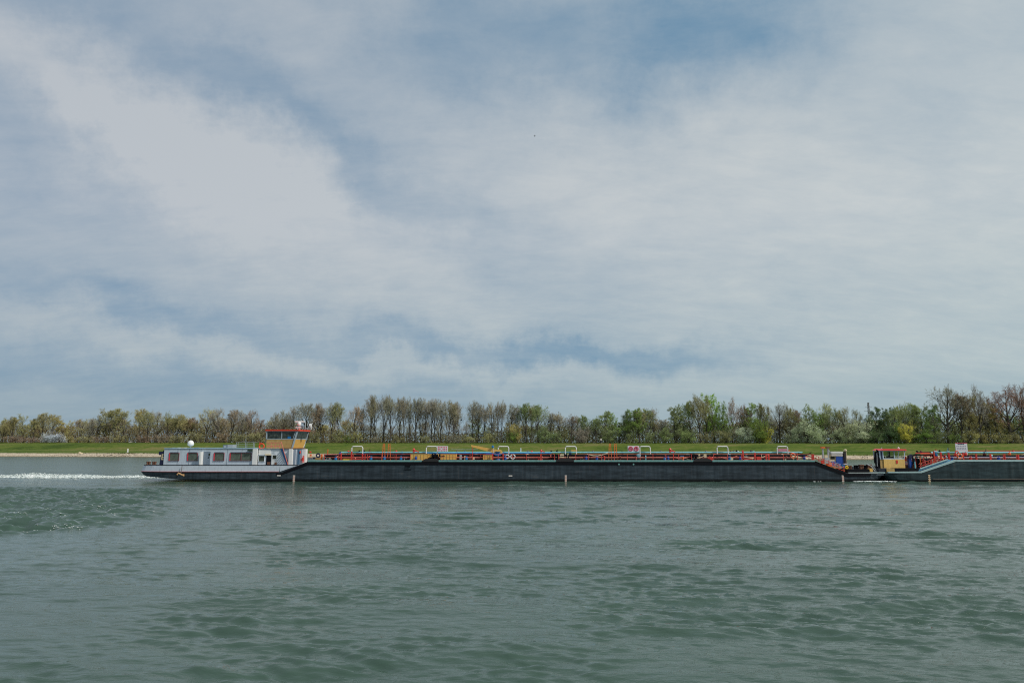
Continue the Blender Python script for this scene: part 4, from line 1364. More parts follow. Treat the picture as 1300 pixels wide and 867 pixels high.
WM = mat('white marking', (0.72, 0.66, 0.60), .6)
OM = mat('salmon marking', (0.66, 0.27, 0.17), .6)
for px in (374.4, 718, 1068.2): draught(px, ship, (WM, OM))
MB().box(X_(645.8), X_(650.4), YN - .03, YN + .02, Z_(604.5), Z_(603.2)).build('hull_plate', WM, ship)
MB().box(X_(353), X_(357.5), YN - .06, YN + .02, Z_(604.2), Z_(602.8)).build('hull_plate', WM, ship)
for px in (785.5, 804):
    MB().lathe((X_(px), YN - .08, Z_(589.2)), [(.12, 0), (.12, .06)], 8, 'Y').build('scupper', TEAL, ship)
mb = MB(); mb.box(X_(515), X_(521), YN - .09, YN, Z_(592.6), Z_(590)); mb.box(X_(513.5), X_(522), YN - .07, YN, Z_(596.2), Z_(595.4)); mb.build('hull_fitting', BLACK, ship)

# anchor hanging at the stern bulwark
an = thing('anchor', (X_(232), YC - 5.95, Z_(602)), 'tan anchor hanging on the grey bulwark near the stern', 'anchor')
sv = ORG; ORG = Vector(an.location)
ya = YC - 5.95
MB().tube([(X_(228.5), ya, Z_(600.3)), (X_(236.5), ya, Z_(603.8))], .10, 6).build('shank', ROPE, an)
mb = MB(); mb.tube([(X_(227.6), ya, Z_(602.4)), (X_(229), ya, Z_(600.2)), (X_(232), ya, Z_(600.9))], .12, 6, r2=.05); mb.tube([(X_(233), ya, Z_(602.2)), (X_(236.3), ya, Z_(601.6))], .05, 5)
mb.build('fluke', ROPE, an)
MB().tube([(X_(232.6), YC - 5.85, Z_(591)), (X_(232.2), ya, Z_(600.5))], .045, 5).build('chain', STEEL, an)
ORG = sv

# ---------------------------------------------------------------- accommodation
YH0, YH1 = YN + 1.0, YF - 1.0
def pzY(Y): return (lambda px: W(px, 580, Y)[0]), (lambda py: W(650, py, Y)[1])
HX, HZ = pzY(YH0)
house = MB().box(HX(208), HX(327), YH0, YH1, HZ(591.5), HZ(569.3)).build('deckhouse', GREY, ship)
mb = MB(); mb.box(HX(207.4), HX(327), YH0 - .10, YH1 + .1, HZ(569.25), HZ(568.5)); mb.build('house_roof', mat('blue grey roof edge', (0.30, 0.44, 0.52), .5, dirt=.2), ship)


WDK = mat('dull maroon window frame', (.26, .06, .08), .5)
CURT = mat('curtained window glass', (.10, .125, .105), .08, var=.35, scale=2.0)


def window(a, b, t, bt, Y, parent, frame=PINK, post=None, leftthick=True, fw=.045):
    X, Z = pzY(Y)
    x0, x1, z0, z1 = X(a), X(b), Z(bt), Z(t)
    mb = MB().use(frame)
    lw = fw * (2.8 if leftthick else 1)
    mb.box(x0, x0 + lw, Y - .09, Y + .01, z0, z1)
    if leftthick: mb.use(WDK)
    mb.box(x1 - fw, x1, Y - .09, Y + .01, z0, z1)
    mb.box(x0 + lw, x1 - fw, Y - .09, Y + .01, z0, z0 + fw)
    mb.box(x0 + lw, x1 - fw, Y - .09, Y + .01, z1 - fw, z1)
    if post: mb.box(X(post) - fw * .9, X(post) + fw * .6, Y - .09, Y + .01, z0 + fw, z1 - fw)
    w = mb.build('window', None, parent)
    MB().box(x0 + lw, x1 - fw, Y - .03, Y + .01, z0 + fw, z1 - fw).build('pane', CURT if leftthick else GLASS, w)
    return w


WR = mat('bright red window frame', (0.62, 0.035, 0.06), .5)
for (a, b, p) in [(214.6, 227.6, None), (237.8, 251.2, None), (271.4, 284.9, None), (291.6, 319.3, 306.3)]:
    window(a, b, 574.8, 584.8, YH0, ship, WR, p)
    MB().box(HX(a + 1), HX(b - 1), YH0 - .14, YH0 + .01, HZ(574.2), HZ(573.6)).build('window_visor', SLATEP, ship)
d = MB().box(HX(258.3), HX(267), YH0 - .05, YH0 + .01, HZ(590.5), HZ(573)).build('door', SLATEP, ship)
MB().box(HX(264.8), HX(266.6), YH0 - .07, YH0 - .02, HZ(578.4), HZ(575.4)).build('pane', GLASS, d)
MB().box(HX(264.6), HX(265.8), YH0 - .10, YH0 - .05, HZ(581.2), HZ(580)).build('handle', BLACK, d)
MB().box(HX(256), HX(258.1), YH0 - .75, YH0 - .02, HZ(590.5), HZ(573.4)).build('open_door_leaf', WHITE, ship)
for px in (225.5, 240, 255, 288.3, 322):
    MB().box(HX(px) - .02, HX(px) + .02, YH0 - .02, YH0 + .01, HZ(590.5), HZ(570)).build('wall_seam', SLATEP, ship)
# white pillar, lower forward house
LX, LZ = pzY(YH0 + .15)
MB().box(HX(321.2), HX(327), YH0 - .25, YH0 + .6, HZ(590.6), HZ(569.6)).build('pillar', WHITE, ship)
MB().box(HX(315), HX(321), YH0 - .4, YH0 - .02, HZ(572.3), HZ(570.2)).build('awning_roll', mat('dark green cloth', (.02, .05, .03), .8), ship)
FD = YH0 + 6.0      # far side of the forward house
MB().box(LX(327), LX(371.4), YH0 + .15, FD, LZ(591.5), LZ(569.6)).build('forward_house', LIGHT, ship)
MB().box(LX(355), LX(372.4), YH0 + .0, FD + .1, LZ(569.6), LZ(568.8)).build('roof_edge', RUST, ship)
MB().box(LX(327), LX(355), YH0 + .0, FD + .1, LZ(569.6), LZ(569.0)).build('roof_edge', GALV, ship)
for (a, b, t, bt) in [(328.3, 336.2, 578, 586.0)]:
    window(a, b, t, bt, YH0 + .15, ship, LIGHT, None, False, .05)
d = MB().box(LX(338.2), LX(344.2), YH0 + .10, YH0 + .16, LZ(590.6), LZ(578)).build('door', BLACK, ship)
MB().box(LX(339.8), LX(343.6), YH0 + .07, YH0 + .10, LZ(590.3), LZ(586.4)).build('kick_plate', RUST, d)
d = MB().box(LX(345.2), LX(352.2), YH0 + .06, YH0 + .16, LZ(590.4), LZ(577.2)).build('door', WHITE, ship)
MB().box(LX(346.6), LX(350.8), YH0 + .03, YH0 + .07, LZ(582.2), LZ(577.9)).build('pane', GLASS, d)
MB().box(LX(349.6), LX(352), YH0 - .1, YH0 + .05, LZ(590.5), LZ(586.8)).build('step_box', RUST, ship)
MB().box(LX(367.4), LX(371.6), YH0 - .2, YH0 + .3, LZ(590.8), LZ(569.7)).build('pillar', WHITE, ship)
# front wall of the house, seen obliquely
fx = LX(371.4)
MB().box(fx, fx + .03, YH0 + .4, FD - .9, LZ(590.6), LZ(570)).build('front_panel', SLATEP, ship)
for yq in (YH0 + 1.5, YH0 + 4.6): MB().box(fx + .02, fx + .07, yq, yq + .16, LZ(590.4), LZ(570.4)).build('panel_seam', LIGHT, ship)
MB().box(fx + .03, fx + .2, YH0 + 2.4, YH0 + 3.0, LZ(590), LZ(571)).build('locker', mat('blue grey paint', (.05, .13, .22), .5), ship)
MB().box(fx + .0, fx + .4, FD - .9, FD + .1, LZ(590.5), LZ(570.2)).build('pillar', WHITE, ship)
MB().lathe((fx + .25, YH0 + 2.7, LZ(574.3)), [(.05, 0), (.22, .03), (.22, .1), (.05, .13)], 10, 'X').build('alarm_bell', RED, ship)
MB().lathe((fx + .9, FD - .2, LZ(574.4)), [(.05, -.12), (.2, -.08), (.2, .08), (.05, .12)], 10, 'Z').build('lantern', RED, ship)
MB().box(fx + .2, fx + .42, YH0 + 3.9, YH0 + 4.4, LZ(585.3), LZ(581.5)).build('fire_extinguisher', RED, ship)
MB().box(fx + .05, fx + .2, YH0 + 4.7, YH0 + 5.0, LZ(588), LZ(579)).build('hydrant_pipe', RED, ship)
# white patch of the upper front wall
MB().box(LX(328), LX(343.5), YH0 + .09, YH0 + .16, LZ(577.2), LZ(570.2)).build('wall_panel', WHITE, ship)
MB().box(LX(336.6), LX(344), YH0 + .0, YH0 + .14, LZ(577.9), LZ(576.2)).build('lamp_housing', CREAM, ship)
# stairs
sX, sZ = pzY(YH0 - .45)
stair = MB()
stair.tube([(sX(356.2), YH0 - .45, sZ(569.4)), (sX(365.4), YH0 - .45, sZ(590.6))], .11, 4)
stair.tube([(sX(356.2), YH0 + .05, sZ(569.4)), (sX(365.4), YH0 + .05, sZ(590.6))], .11, 4)
stair = stair.build('stair', mat('dark blue stair paint', (.008, .06, .17), .5), ship)
for k in range(9):
    u = (k + .5) / 9
    x = sX(356.2 + 9.2 * u); z = sZ(569.4 + 21.2 * u)
    MB().box(x - .12, x + .12, YH0 - .42, YH0 + .03, z, z + .03).build('step', SLATEP, stair)
rail = MB()
rail.tube([(sX(354.6), YH0 - .5, sZ(561.5)), (sX(356), YH0 - .5, sZ(561.0)), (sX(366.2), YH0 - .5, sZ(590.4))], .055, 5)
rail.build('stair_rail', PINK, ship)
rail = MB()
rY = YN + 1.6; rX, rZ = pzY(rY)
for py in (562, 566.2): rail.tube([(rX(337.5), rY, rZ(py)), (rX(354.5), rY, rZ(py))], .045, 5)
for px in (343.5, 349.3, 354.5): rail.tube([(rX(px), rY, rZ(569)), (rX(px), rY, rZ(562))], .04, 5)
rail.build('wheelhouse_rail', PINK, ship)

# roof furniture of the deckhouse
rl = MB()
Y0 = YH0 + 1.2; gX, gZ = pzY(Y0)
for py in (561.3, 563.6, 566.0): rl.tube([(gX(299), Y0, gZ(py)), (gX(322.5), Y0, gZ(py))], .022, 4)
for px in (299, 301.3, 310.8, 312.6, 320.8, 322.5): rl.tube([(gX(px), Y0, gZ(569.2)), (gX(px), Y0, gZ(561.2))], .03, 4)
Y2 = YH0 + 4.5; g2X, g2Z = pzY(Y2)
rl.tube([(gX(299), Y0, gZ(561.3)), (gX(299), Y2, gZ(561.3))], .022, 4); rl.tube([(gX(322.5), Y0, gZ(561.3)), (gX(322.5), Y2, gZ(561.3)), (gX(299), Y2, gZ(561.3))], .022, 4)
rl.build('roof_railing', GALV, ship)
q = MB().box(gX(283.4), gX(288.2), Y0 - .3, Y0 + 1, gZ(569.3), gZ(564.8)).build('air_conditioner', SLATEP, ship)
MB().box(gX(284.4), gX(287), Y0 - .34, Y0 - .29, gZ(568.2), gZ(565.8)).build('grille', GALV, q)
MB().box(gX(288.6), gX(295.4), Y0 - .2, Y0 + 1.2, gZ(569.3), gZ(564.3)).build('air_conditioner', GALV, ship)
dm = MB(); c = (gX(237), Y0 + 1, gZ(569))
dm.lathe(c, [(.10, 0), (.10, .35)], 8); dm = dm.build('dome_stand', GALV, ship)
dm = MB(); dm.lathe((c[0], c[1], c[2] + .32), [(.20, 0), (.40, .08), (.45, .30), (.43, .50), (.34, .68), (.20, .80), (.05, .85)], 14)
dm.build('satellite_dome', WHITE, ship, smooth=True)
for px, w_, m_ in ((224.5, 2.4, WHITE), (229.6, 1.6, CREAM), (233, 1, WHITE), (247, 3, MBLUE), (218, 2, GALV)):
    MB().box(gX(px - w_ / 2), gX(px + w_ / 2), Y0, Y0 + .8, gZ(569.2), gZ(568.0)).build('roof_vent', m_, ship)

# dark structure at the very stern with the painted letter
sY = YN + 1.1; kX, kZ = pzY(sY)
bk = MB(); bk.prism([(kX(201.2), kZ(577.4)), (kX(204.2), kZ(577.4)), (kX(202.8), kZ(591)), (kX(208.2), kZ(591)), (kX(208.2), kZ(571.6)), (kX(206.5), kZ(571.6)), (kX(206.5), kZ(573.0)), (kX(201.2), kZ(573.2))], sY, YF - 1.1)
bk.build('stern_block', NAVY, ship)
lt = MB(); lw = .11
xa, xb, za, zb_ = kX(205.2), kX(208.0), kZ(583.6), kZ(576.4)
lt.box(xa, xa + lw, sY - .02, sY + .01, za, zb_)
for z in (za, (za + zb_) / 2 - lw / 2, zb_ - lw): lt.box(xa + lw, xb, sY - .02, sY + .01, z, z + lw)
lt.build('letter', mat('cream lettering', (.75, .62, .36), .6), ship)


def bollard(parent, px, base_py, Y, s=1.0, m=BLACK, gap=.42):
    X, Z = pzY(Y)
    x, z = X(px), Z(base_py)
    mb = MB()
    for dx in (-gap, gap) if gap else (0,):
        mb.lathe((x + dx, Y, z), [(.15 * s, 0), (.15 * s, .42 * s), (.20 * s, .45 * s), (.20 * s, .55 * s)], 9)
    if gap: mb.box(x - gap - .2, x + gap + .2, Y - .2, Y + .2, z - .02, z + .06)
    return mb.build('bollard', m, parent)


bollard(ship, 189.2, 590.6, YN + 1.2, 1.0, RUST, 0.14); bollard(ship, 196.5, 590.6, YN + 1.2, 1.0, RUST, 0.14)
MB().tube([(X_(199), YN + 1.2, Z_(590.6)), (X_(200.8), YN + 1.2, Z_(588.0))], .1, 5).build('fairlead', RUST, ship)
mb = MB(); mb.tube([(X_(184.5), YN + 1.5, Z_(590)), (X_(184.0), YN + 1.5, Z_(584.5))], .03, 4); mb.build('flag_staff', WHITE, ship)

# ---------------------------------------------------------------- wheelhouse
wY = YN + 2.6
bot = [(337.2, 0), (370.4, 0), (370.4, 5.6), (337.2, 5.6)]
wX, wZ = pzY(wY)
def wpt(i, py):
    """corner i of the wheelhouse at the height of photo row py; the front leans out going up"""
    px, dy = bot[i]
    z = wZ(py)
    u = (z - wZ(568.8)) / (wZ(545.8) - wZ(568.8))
    lean = [0, 6.0, 6.0, 0][i]
    return (wX(px + lean * u), wY + dy, z)


def wband(t, b, m, name, off=0.0, faces=None, thick=None):
    mb = MB()
    c = Vector((wX(356), wY + 2.8, 0))
    vs = []
    for py in (b, t):
        for i in range(4):
            p = Vector(wpt(i, py)); d = Vector((p.x - c.x, p.y - c.y, 0)).normalized()
            vs.append(tuple(p + d * off))
    mb.v = vs
    for i in range(4): mb.face((i, (i + 1) % 4, 4 + (i + 1) % 4, 4 + i))
    mb.face(range(4)); mb.face(range(4, 8))
    return mb.build(name, m, ship)


wband(557.3, 569.0, OCHRE, 'wheelhouse_wall')
# front panel, brighter yellow than the side wall: sunlight put into the colour
for (i, j) in ((1, 2),):
    a, b = Vector(wpt(i, 568.6)), Vector(wpt(j, 568.6)); c_, d_ = Vector(wpt(j, 557.6)), Vector(wpt(i, 557.6))
    nrm = (b - a).cross(d_ - a).normalized() * .03
    m_ = MB(); s = .04
    aa, bb, cc, dd = a.lerp(b, s), b.lerp(a, s), c_.lerp(d_, s), d_.lerp(c_, s)
    m_.hexa([tuple(p) for p in (aa, bb, bb + nrm, aa + nrm, dd, cc, cc + nrm, dd + nrm)])
    m_.build('front_panel', YELLOW, ship)
wband(547.0, 557.28, GLASS, 'window_band', -0.05)
GF = mat('grey blue window post', (.34, .42, .47), .5)
mb = MB()
for i in range(4):
    a, b = Vector(wpt(i, 569 if i in (1, 2) else 557)), Vector(wpt(i, 546.4))
    mb.tube([a, b], .11 if i not in (1,) else .14, 4)
a, b = Vector(wpt(0, 557)), Vector(wpt(1, 557)); c_, d_ = Vector(wpt(0, 547)), Vector(wpt(1, 547))
for u in (.53,): mb.tube([a.lerp(b, u) + Vector((0, -.0, 0)), c_.lerp(d_, u * .93)], .06, 4)
mb.tube([a.lerp(b, .93), c_.lerp(d_, .945)], .05, 4)
for py, r_ in ((557.2, .06), (547.2, .07)):
    mb.tube([wpt(0, py), wpt(1, py), wpt(2, py), wpt(3, py), wpt(0, py)], r_, 4)
mb.build('window_post', GF, ship)
MB().box(wX(364), wX(368.2), wY - .02, wY + .01, wZ(556.6), wZ(554.0)).build('window_sticker', MBLUE, ship)
# roof
mb = MB(); vs = []
c = Vector((wX(356), wY + 2.8, 0))
for (z, off) in ((wZ(547.0), .25), (wZ(545.1), .30)):
    for i in range(4):
        p = Vector(wpt(i, 546)); d = Vector((p.x - c.x, p.y - c.y, 0)).normalized()
        e = p + d * off; e.z = z; vs.append(tuple(e))
mb.v = vs
for i in range(4): mb.face((i, (i + 1) % 4, 4 + (i + 1) % 4, 4 + i))
mb.face(range(4)); mb.face(range(4, 8))
mb.build('wheelhouse_roof', mat('signal red roof paint', (.80, .07, .03), .45, var=.08), ship)
MB().box(wX(336.4), wX(371.6), wY - .35, wY + 5.9, wZ(569.9), wZ(569.2)).build('wheelhouse_base', RUST, ship)
# radar and mast
rYc = wY + 2.4; qX, qZ = pzY(rYc)
mb = MB(); mb.box(qX(374.2), qX(380.6), rYc - .3, rYc + .3, qZ(543.2), qZ(541.8)); mb.tube([(qX(378.4), rYc, qZ(545.5)), (qX(378.4), rYc, qZ(535.6))], .12, 6)
mb.build('radar_mast', WHITE, ship)
MB().box(qX(373.2), qX(384.4), rYc - .15, rYc + .15, qZ(535.9), qZ(534.2)).build('radar_scanner', WHITE, ship)
mb = MB(); mb.lathe((qX(378.6), rYc - .2, qZ(540.4)), [(.22, 0), (.28, .15), (.28, .4), (.15, .55)], 9); mb.build('radar_motor', WHITE, ship)
mb = MB(); mb.tube([(qX(385.8), rYc, qZ(545.5)), (qX(385.8), rYc, qZ(535.2))], .07, 6); mb.tube([(qX(378.5), rYc, qZ(534)), (qX(378.5), rYc, qZ(524))], .025, 4)
mb.build('antenna_mast', GALV, ship)
mb = MB(); mb.lathe((qX(392.2), rYc - .4, qZ(540.6)), [(.08, -.1), (.30, .0), (.34, .25)], 10, 'X'); mb.box(qX(388), qX(393.4), rYc - .3, rYc + .3, qZ(544.6), qZ(543.2)); mb.tube([(qX(392.2), rYc, qZ(544)), (qX(394.6), rYc, qZ(536.8))], .07, 5)
mb.build('search_light', WHITE, ship)
mb = MB(); mb.box(qX(380.6), qX(383.4), rYc - .2, rYc + .2, qZ(542.2), qZ(540.4)); mb.tube([(qX(383), rYc, qZ(545)), (qX(383), rYc, qZ(537.4)), (qX(380), rYc, qZ(537.4))], .05, 5)
mb.build('horn', SLATEP, ship)
mb = MB(); mb.tube([(wX(371), wY + 5.3, wZ(568)), (wX(372.6), wY + 5.4, wZ(563.5)), (wX(372.4), wY + 5.3, wZ(561))], .05, 4); mb.build('mirror_arm', WHITE, ship)


def lifebuoy(px, py, Y, label, m1=ORANGE, m2=WHITE, Rr=.33):
    X, Z = pzY(Y)
    o = thing('lifebuoy', (X(px), Y, Z(py)), label, 'lifebuoy')
    global ORG
    s = ORG; ORG = Vector(o.location)
    MB().torus(tuple(o.location), Rr, .10).build('ring', m1, o, smooth=True)
    for a in range(4):
        t = a * math.pi / 2 + .78
        c_ = (o.location.x + Rr * math.cos(t), Y, o.location.z + Rr * math.sin(t))
        MB().box(c_[0] - .06, c_[0] + .06, Y - .115, Y + .115, c_[2] - .06, c_[2] + .06).build('band', m2, o)
    ORG = s
    return o


lifebuoy(331.3, 566.3, YH0 + .2, 'orange red lifebuoy on the deckhouse roof just left of the wheelhouse', mat('red orange ring', (.72, .07, .02), .5), ORANGE, .36)
mb = MB(); mb.tube([(LX(329), YH0 + .25, LZ(571)), (LX(328.6), YH0 + .25, LZ(561.2)), (LX(331.5), YH0 + .25, LZ(563.2))], .06, 5); mb.build('lifebuoy_holder', RED, ship)
lifebuoy(403.8, 578.0, YN + .35, 'navy blue ring with white centre on the deck right of the wheelhouse', NAVY, NAVY, .25)
lifebuoy(1006.8, 578.7, YN + .35, 'orange lifebuoy on the railing at the forward end of the tanker deck')
lifebuoy(1218.6, 579.0, YN + .35, 'orange lifebuoy below the notice board on the pushed barge')

# ---------------------------------------------------------------- railings and cargo gear of the main deck
def rails(parent, px0, px1, step, Ys, z_rows, m, base_py, top_py, rr_=.026, rpost=.045):
    X, Z = pzY(Ys)
    z0, z1 = Z(base_py), Z(top_py)
    src = MB().tube([(0, 0, 0), (0, 0, z1 - z0)], rpost, 4)
    n = int(round((px1 - px0) / step))
    first = None
    for i in range(n + 1):
        px = px0 + (px1 - px0) * i / n
        loc = (X(px) - ORG.x, Ys - ORG.y, z0 - ORG.z)
        if first is None:
            first = src.build('rail_post', m, parent, org=(0, 0, 0)); first.location = loc
        else: inst(first, 'rail_post', parent, loc)
    for py in z_rows:
        MB().tube([(X(px0), Ys, Z(py)), (X(px1), Ys, Z(py))], rr_, 4).build('rail_bar', m, parent)


PR = mat('rail red paint', (.56, .06, .045), .5, var=.2)
for (a, b) in [(412, 521), (561, 704), (731, 878), (906, 1030)]:
    rails(ship, a, b, 17, YN + .18, (576.4, 580.4), PR, 584.4, 576.2)
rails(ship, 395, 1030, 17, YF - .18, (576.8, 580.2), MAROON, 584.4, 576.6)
# cargo lines, catwalk
T1 = YC
tX, tZ = pzY(T1)
def pipe(px0, px1, py, Y, r_, m, parent=ship, name='cargo_pipe', n=8):
    X, Z = pzY(Y)
    return MB().tube([(X(px0), Y, Z(py)), (X(px1), Y, Z(py))], r_, n).build(name, m, parent, smooth=False)


pipe(412, 1022, 578.5, YN + 2.6, .20, BLACK)
pipe(440, 1015, 577.4, YN + 4.4, .13, BLACK)
pipe(420, 1012, 581.6, YN + 1.7, .11, MAROON)
pipe(430, 1000, 579.9, YN + 2.3, .035, PINK)
pipe(560, 870, 580.8, YN + 2.0, .05, CREAM)
pipe(742, 1010, 576.0, YN + 5.0, .10, OCHRE)
pipe(452, 640, 575.8, YN + 5.6, .08, PINK)
walk = MB().box(tX(433), tX(1018), T1 - .45, T1 + .45, tZ(574.0), tZ(573.2)).build('catwalk', CYAN, ship)
pipe(433, 1018, 574.3, T1 - .75, .10, CYAN, ship, 'foam_pipe')
pipe(540, 700, 575.2, T1 - .9, .09, MBLUE, ship, 'foam_pipe')
for i in range(20):
    px = 440 + i * 30.2
    mb = MB(); mb.tube([(tX(px), T1 - .4, DECK), (tX(px), T1 - .4, tZ(573.8))], .05, 4); mb.tube([(tX(px), T1 + .4, DECK), (tX(px), T1 + .4, tZ(573.8))], .05, 4)
    mb.build('catwalk_support', PR if i % 2 else CYAN, ship)
# low expansion trunk along the centre line
MB().box(X_(415), X_(1016), YC - 3.0, YC + 3.0, DECK - .01, DECK + .22).build('trunk_deck', MAROON, ship)
# white inverted frames
def hoop(a, b, top, Y=YC - 1.2, m=WHITE, base=575, parent=ship, r_=.075):
    X, Z = pzY(Y)
    c_ = .25
    mb = MB(); mb.tube([(X(a), Y, Z(base) - .3), (X(a), Y, Z(top) - c_), (X(a) + c_ * .4, Y, Z(top) - .05), (X(a) + c_, Y, Z(top)), (X(b) - c_, Y, Z(top)), (X(b) - c_ * .4, Y, Z(top) - .05), (X(b), Y, Z(top) - c_), (X(b), Y, Z(base) - .3)], r_, 6)
    return mb.build('vent_frame', m, parent)


for (a, b) in [(446.3, 460.2), (541, 555), (632.4, 645.8), (717.8, 731.8), (812.6, 825.8), (910.8, 924.6), (987.2, 1000.6)]:
    hoop(a, b, 566.6)
SG = mat('sign white', (.70, .70, .72), .5, var=.03)
SR = mat('sign red', (.62, .03, .08), .5, var=.05)
def board(a, b, t, bt, Y, parent):
    X, Z = pzY(Y)
    s = MB().box(X(a), X(b), Y - .04, Y + .04, Z(bt), Z(t)).build('sign_board', SG, parent)
    return s, X, Z


sb, X, Z = board(554.6, 568.6, 566.0, 573.0, YC - 1.5, ship)
for i, py in enumerate((567.4, 569.4, 571.6)):
    for k in range(6):
        if (i, k) == (1, 2): continue
        xa = X(555.8 + k * 2.05)
        MB().box(xa, xa + .14, YC - 1.56, YC - 1.54, Z(py + .75), Z(py - .35)).build('mark', SR, sb)
sb, X, Z = board(797.2, 811.8, 565.8, 573.2, YC - 1.5, ship)
for k, px in enumerate((800.9, 808.0)):
    c_ = (X(px), YC - 1.57, Z(569.6))
    MB().torus(c_, .30, .055, 'Y', 16, 6).build('prohibition_ring', SR, sb)
    mb = MB(); mb.hexa([(c_[0] - .25, c_[1] - .02, c_[2] + .17), (c_[0] + .17, c_[1] - .02, c_[2] - .25), (c_[0] + .17, c_[1] + .02, c_[2] - .25), (c_[0] - .25, c_[1] + .02, c_[2] + .17),
                        (c_[0] - .17, c_[1] - .02, c_[2] + .25), (c_[0] + .25, c_[1] - .02, c_[2] - .17), (c_[0] + .25, c_[1] + .02, c_[2] - .17), (c_[0] - .17, c_[1] + .02, c_[2] + .25)])
    mb.build('slash', SR, sb)
    mb = MB(); mb.box(c_[0] - .04 + .05, c_[0] + .10, c_[1] + .0, c_[1] + .035, c_[2] - .16, c_[2] + .16) if k else mb.box(c_[0] - .18, c_[0] + .14, c_[1] + .0, c_[1] + .035, c_[2] - .05, c_[2] + .03)
    mb.build('symbol', BLACK, sb)
mb = MB(); X, Z = pzY(YC - 1.25); mb.box(X(988.4), X(999.6), YC - 1.3, YC - 1.24, Z(573.2), Z(569.2)); mb.build('red_notice', mat('washed pink sign', (.50, .22, .26), .6), ship)
# pairs of orange A frames
def aframe(px, parent=ship):
    Y = YN + 2.0; X, Z = pzY(Y)
    mb = MB()
    mb.tube([(X(px - 1.9), Y, Z(584)), (X(px - .9), Y, Z(563.2))], .05, 4); mb.tube([(X(px + 1.9), Y, Z(584)), (X(px + .9), Y, Z(563.2))], .05, 4)
    for py in (563.4, 566.4, 569.6, 573): mb.tube([(X(px - .95 - (py - 563) * .05), Y, Z(py)), (X(px + .95 + (py - 563) * .05), Y, Z(py))], .045, 4)
    return mb.build('ladder_frame', ORANGE, parent)


for px in (487, 493.8, 774.6, 781.6): aframe(px)
# deck valves, uprights
def upright(px, top, base=584, Y=YN + .9, w=.16, m=RED, parent=ship):
    X, Z = pzY(Y)
    x = X(px); w *= .68
    return MB().box(x - w / 2, x + w / 2, Y - .1, Y + .1, Z(base), Z(top)).build('valve_post', m, parent)


for (px, top, w) in [(433, 575, .2), (446.2, 573.2, .26), (460.2, 575.6, .26), (463.4, 576, .1), (600, 567.5, .1), (625.5, 575.4, .22), (638.8, 575.4, .22), (687, 575.6, .18), (709.4, 576, .14), (855, 575, .14), (943.4, 572.4, .26), (958.6, 574.6, .30), (972.6, 575.6, .22), (1032, 576.5, .34)]:
    upright(px, top, w=w)
MB().box(X_(446), X_(461), YN + .8, YN + 1.0, Z_(583.4), Z_(582.6)).build('manifold_beam', RED, ship)
MB().box(X_(944), X_(958), YN + .8, YN + 1.0, Z_(583.2), Z_(582.2)).build('manifold_beam', RED, ship)
MB().box(X_(963), X_(968.6), YN + .7, YN + 1.5, Z_(583.8), Z_(579.8)).build('valve_box', RED, ship)
for (px, s) in [(528, 1), (854, 1), (689, .7)]:
    Y = YC - 1.3; X, Z = pzY(Y)
    mb = MB(); x = X(px)
    mb.lathe((x - .35 * s, Y, Z(574)), [(.16 * s, 0), (.14 * s, .35 * s), (.22 * s, .42 * s), (.10 * s, .60 * s)], 8)
    mb.tube([(x - .3 * s, Y, Z(574) + .25 * s), (x + .15 * s, Y, Z(574) + .15 * s), (x + .42 * s, Y, Z(574) + .02)], .12 * s, 6, r2=.05)
    mb.build('fire_monitor', RED, ship)
rv = random.Random(31)
for (px, py, m_) in [(426.3, 582.3, MBLUE), (431.5, 576.2, BLUE), (471, 582, MBLUE), (488, 581.6, MBLUE), (509, 582.2, MBLUE), (528, 581.4, BLUE), (592, 581.8, MBLUE), (641.5, 581.8, BLUE), (744, 581.5, BLUE), (757.6, 582, BLUE), (844, 582.6, MBLUE), (848, 581.6, BLUE),
                     (926, 581.8, MBLUE), (939.6, 581.4, BLUE), (1021, 581.2, BLUE), (510, 576, MBLUE), (590, 575.6, MBLUE), (670, 575.6, BLUE), (724, 576, BLUE), (790, 576, NAVY), (880, 576.4, BLUE)]:
    Y = YN + (.9 if py > 578 else 5.2); X, Z = pzY(Y)
    mb = MB(); x, z = X(px), Z(py)
    mb.lathe((x, Y, z), [(.15, -.22), (.19, -.15), (.19, .12), (.12, .2)], 8)
    mb.lathe((x, Y, z + .2), [(.04, 0), (.04, .12), (.17, .13), (.17, .17)], 8)
    mb.build('valve', m_, ship)
for k in range(26):      # tank hatches, vents and small fittings along the deck
    px = 418 + k * 23.2 + rv.uniform(-5, 5)
    Y = YC + rv.uniform(-3.6, 1.0); X, Z = pzY(Y)
    x = X(px)
    m_ = rv.choice([BLACK, RUST, RED, MAROON, CREAM, STEEL, CYAN, BLUE, OCHRE])
    mb = MB(); rr_ = rv.uniform(.16, .38)
    mb.lathe((x, Y, DECK + .2), [(rr_, 0), (rr_, rv.uniform(.3, .55)), (rr_ * 1.2, rv.uniform(.56, .6)), (rr_ * .9, .68), (rr_ * .3, .74)], 10)
    mb.build('tank_hatch', m_, ship)
for k in range(30):      # cross pipes to the manifolds, bent over the deck
    px = 430 + k * 19.6 + rv.uniform(-6, 6)
    X, Z = pzY(YN + 2)
    x = X(px); y0 = YN + rv.uniform(1.2, 2.0); y1 = YC + rv.uniform(-1, 1); z = DECK + rv.uniform(.35, .9)
    m_ = rv.choice([RED, RED, MAROON, PINK, BLACK, CYAN, CREAM, ORANGE])
    mb = MB(); mb.tube([(x, y0, DECK), (x, y0, z - .1), (x + .05, y0 + .15, z), (x + rv.uniform(-.6, .6), y1, z), (x + rv.uniform(-.6, .6), y1 + .1, DECK)], rv.choice([.05, .07, .09]), 6)
    mb.build('cross_pipe', m_, ship)
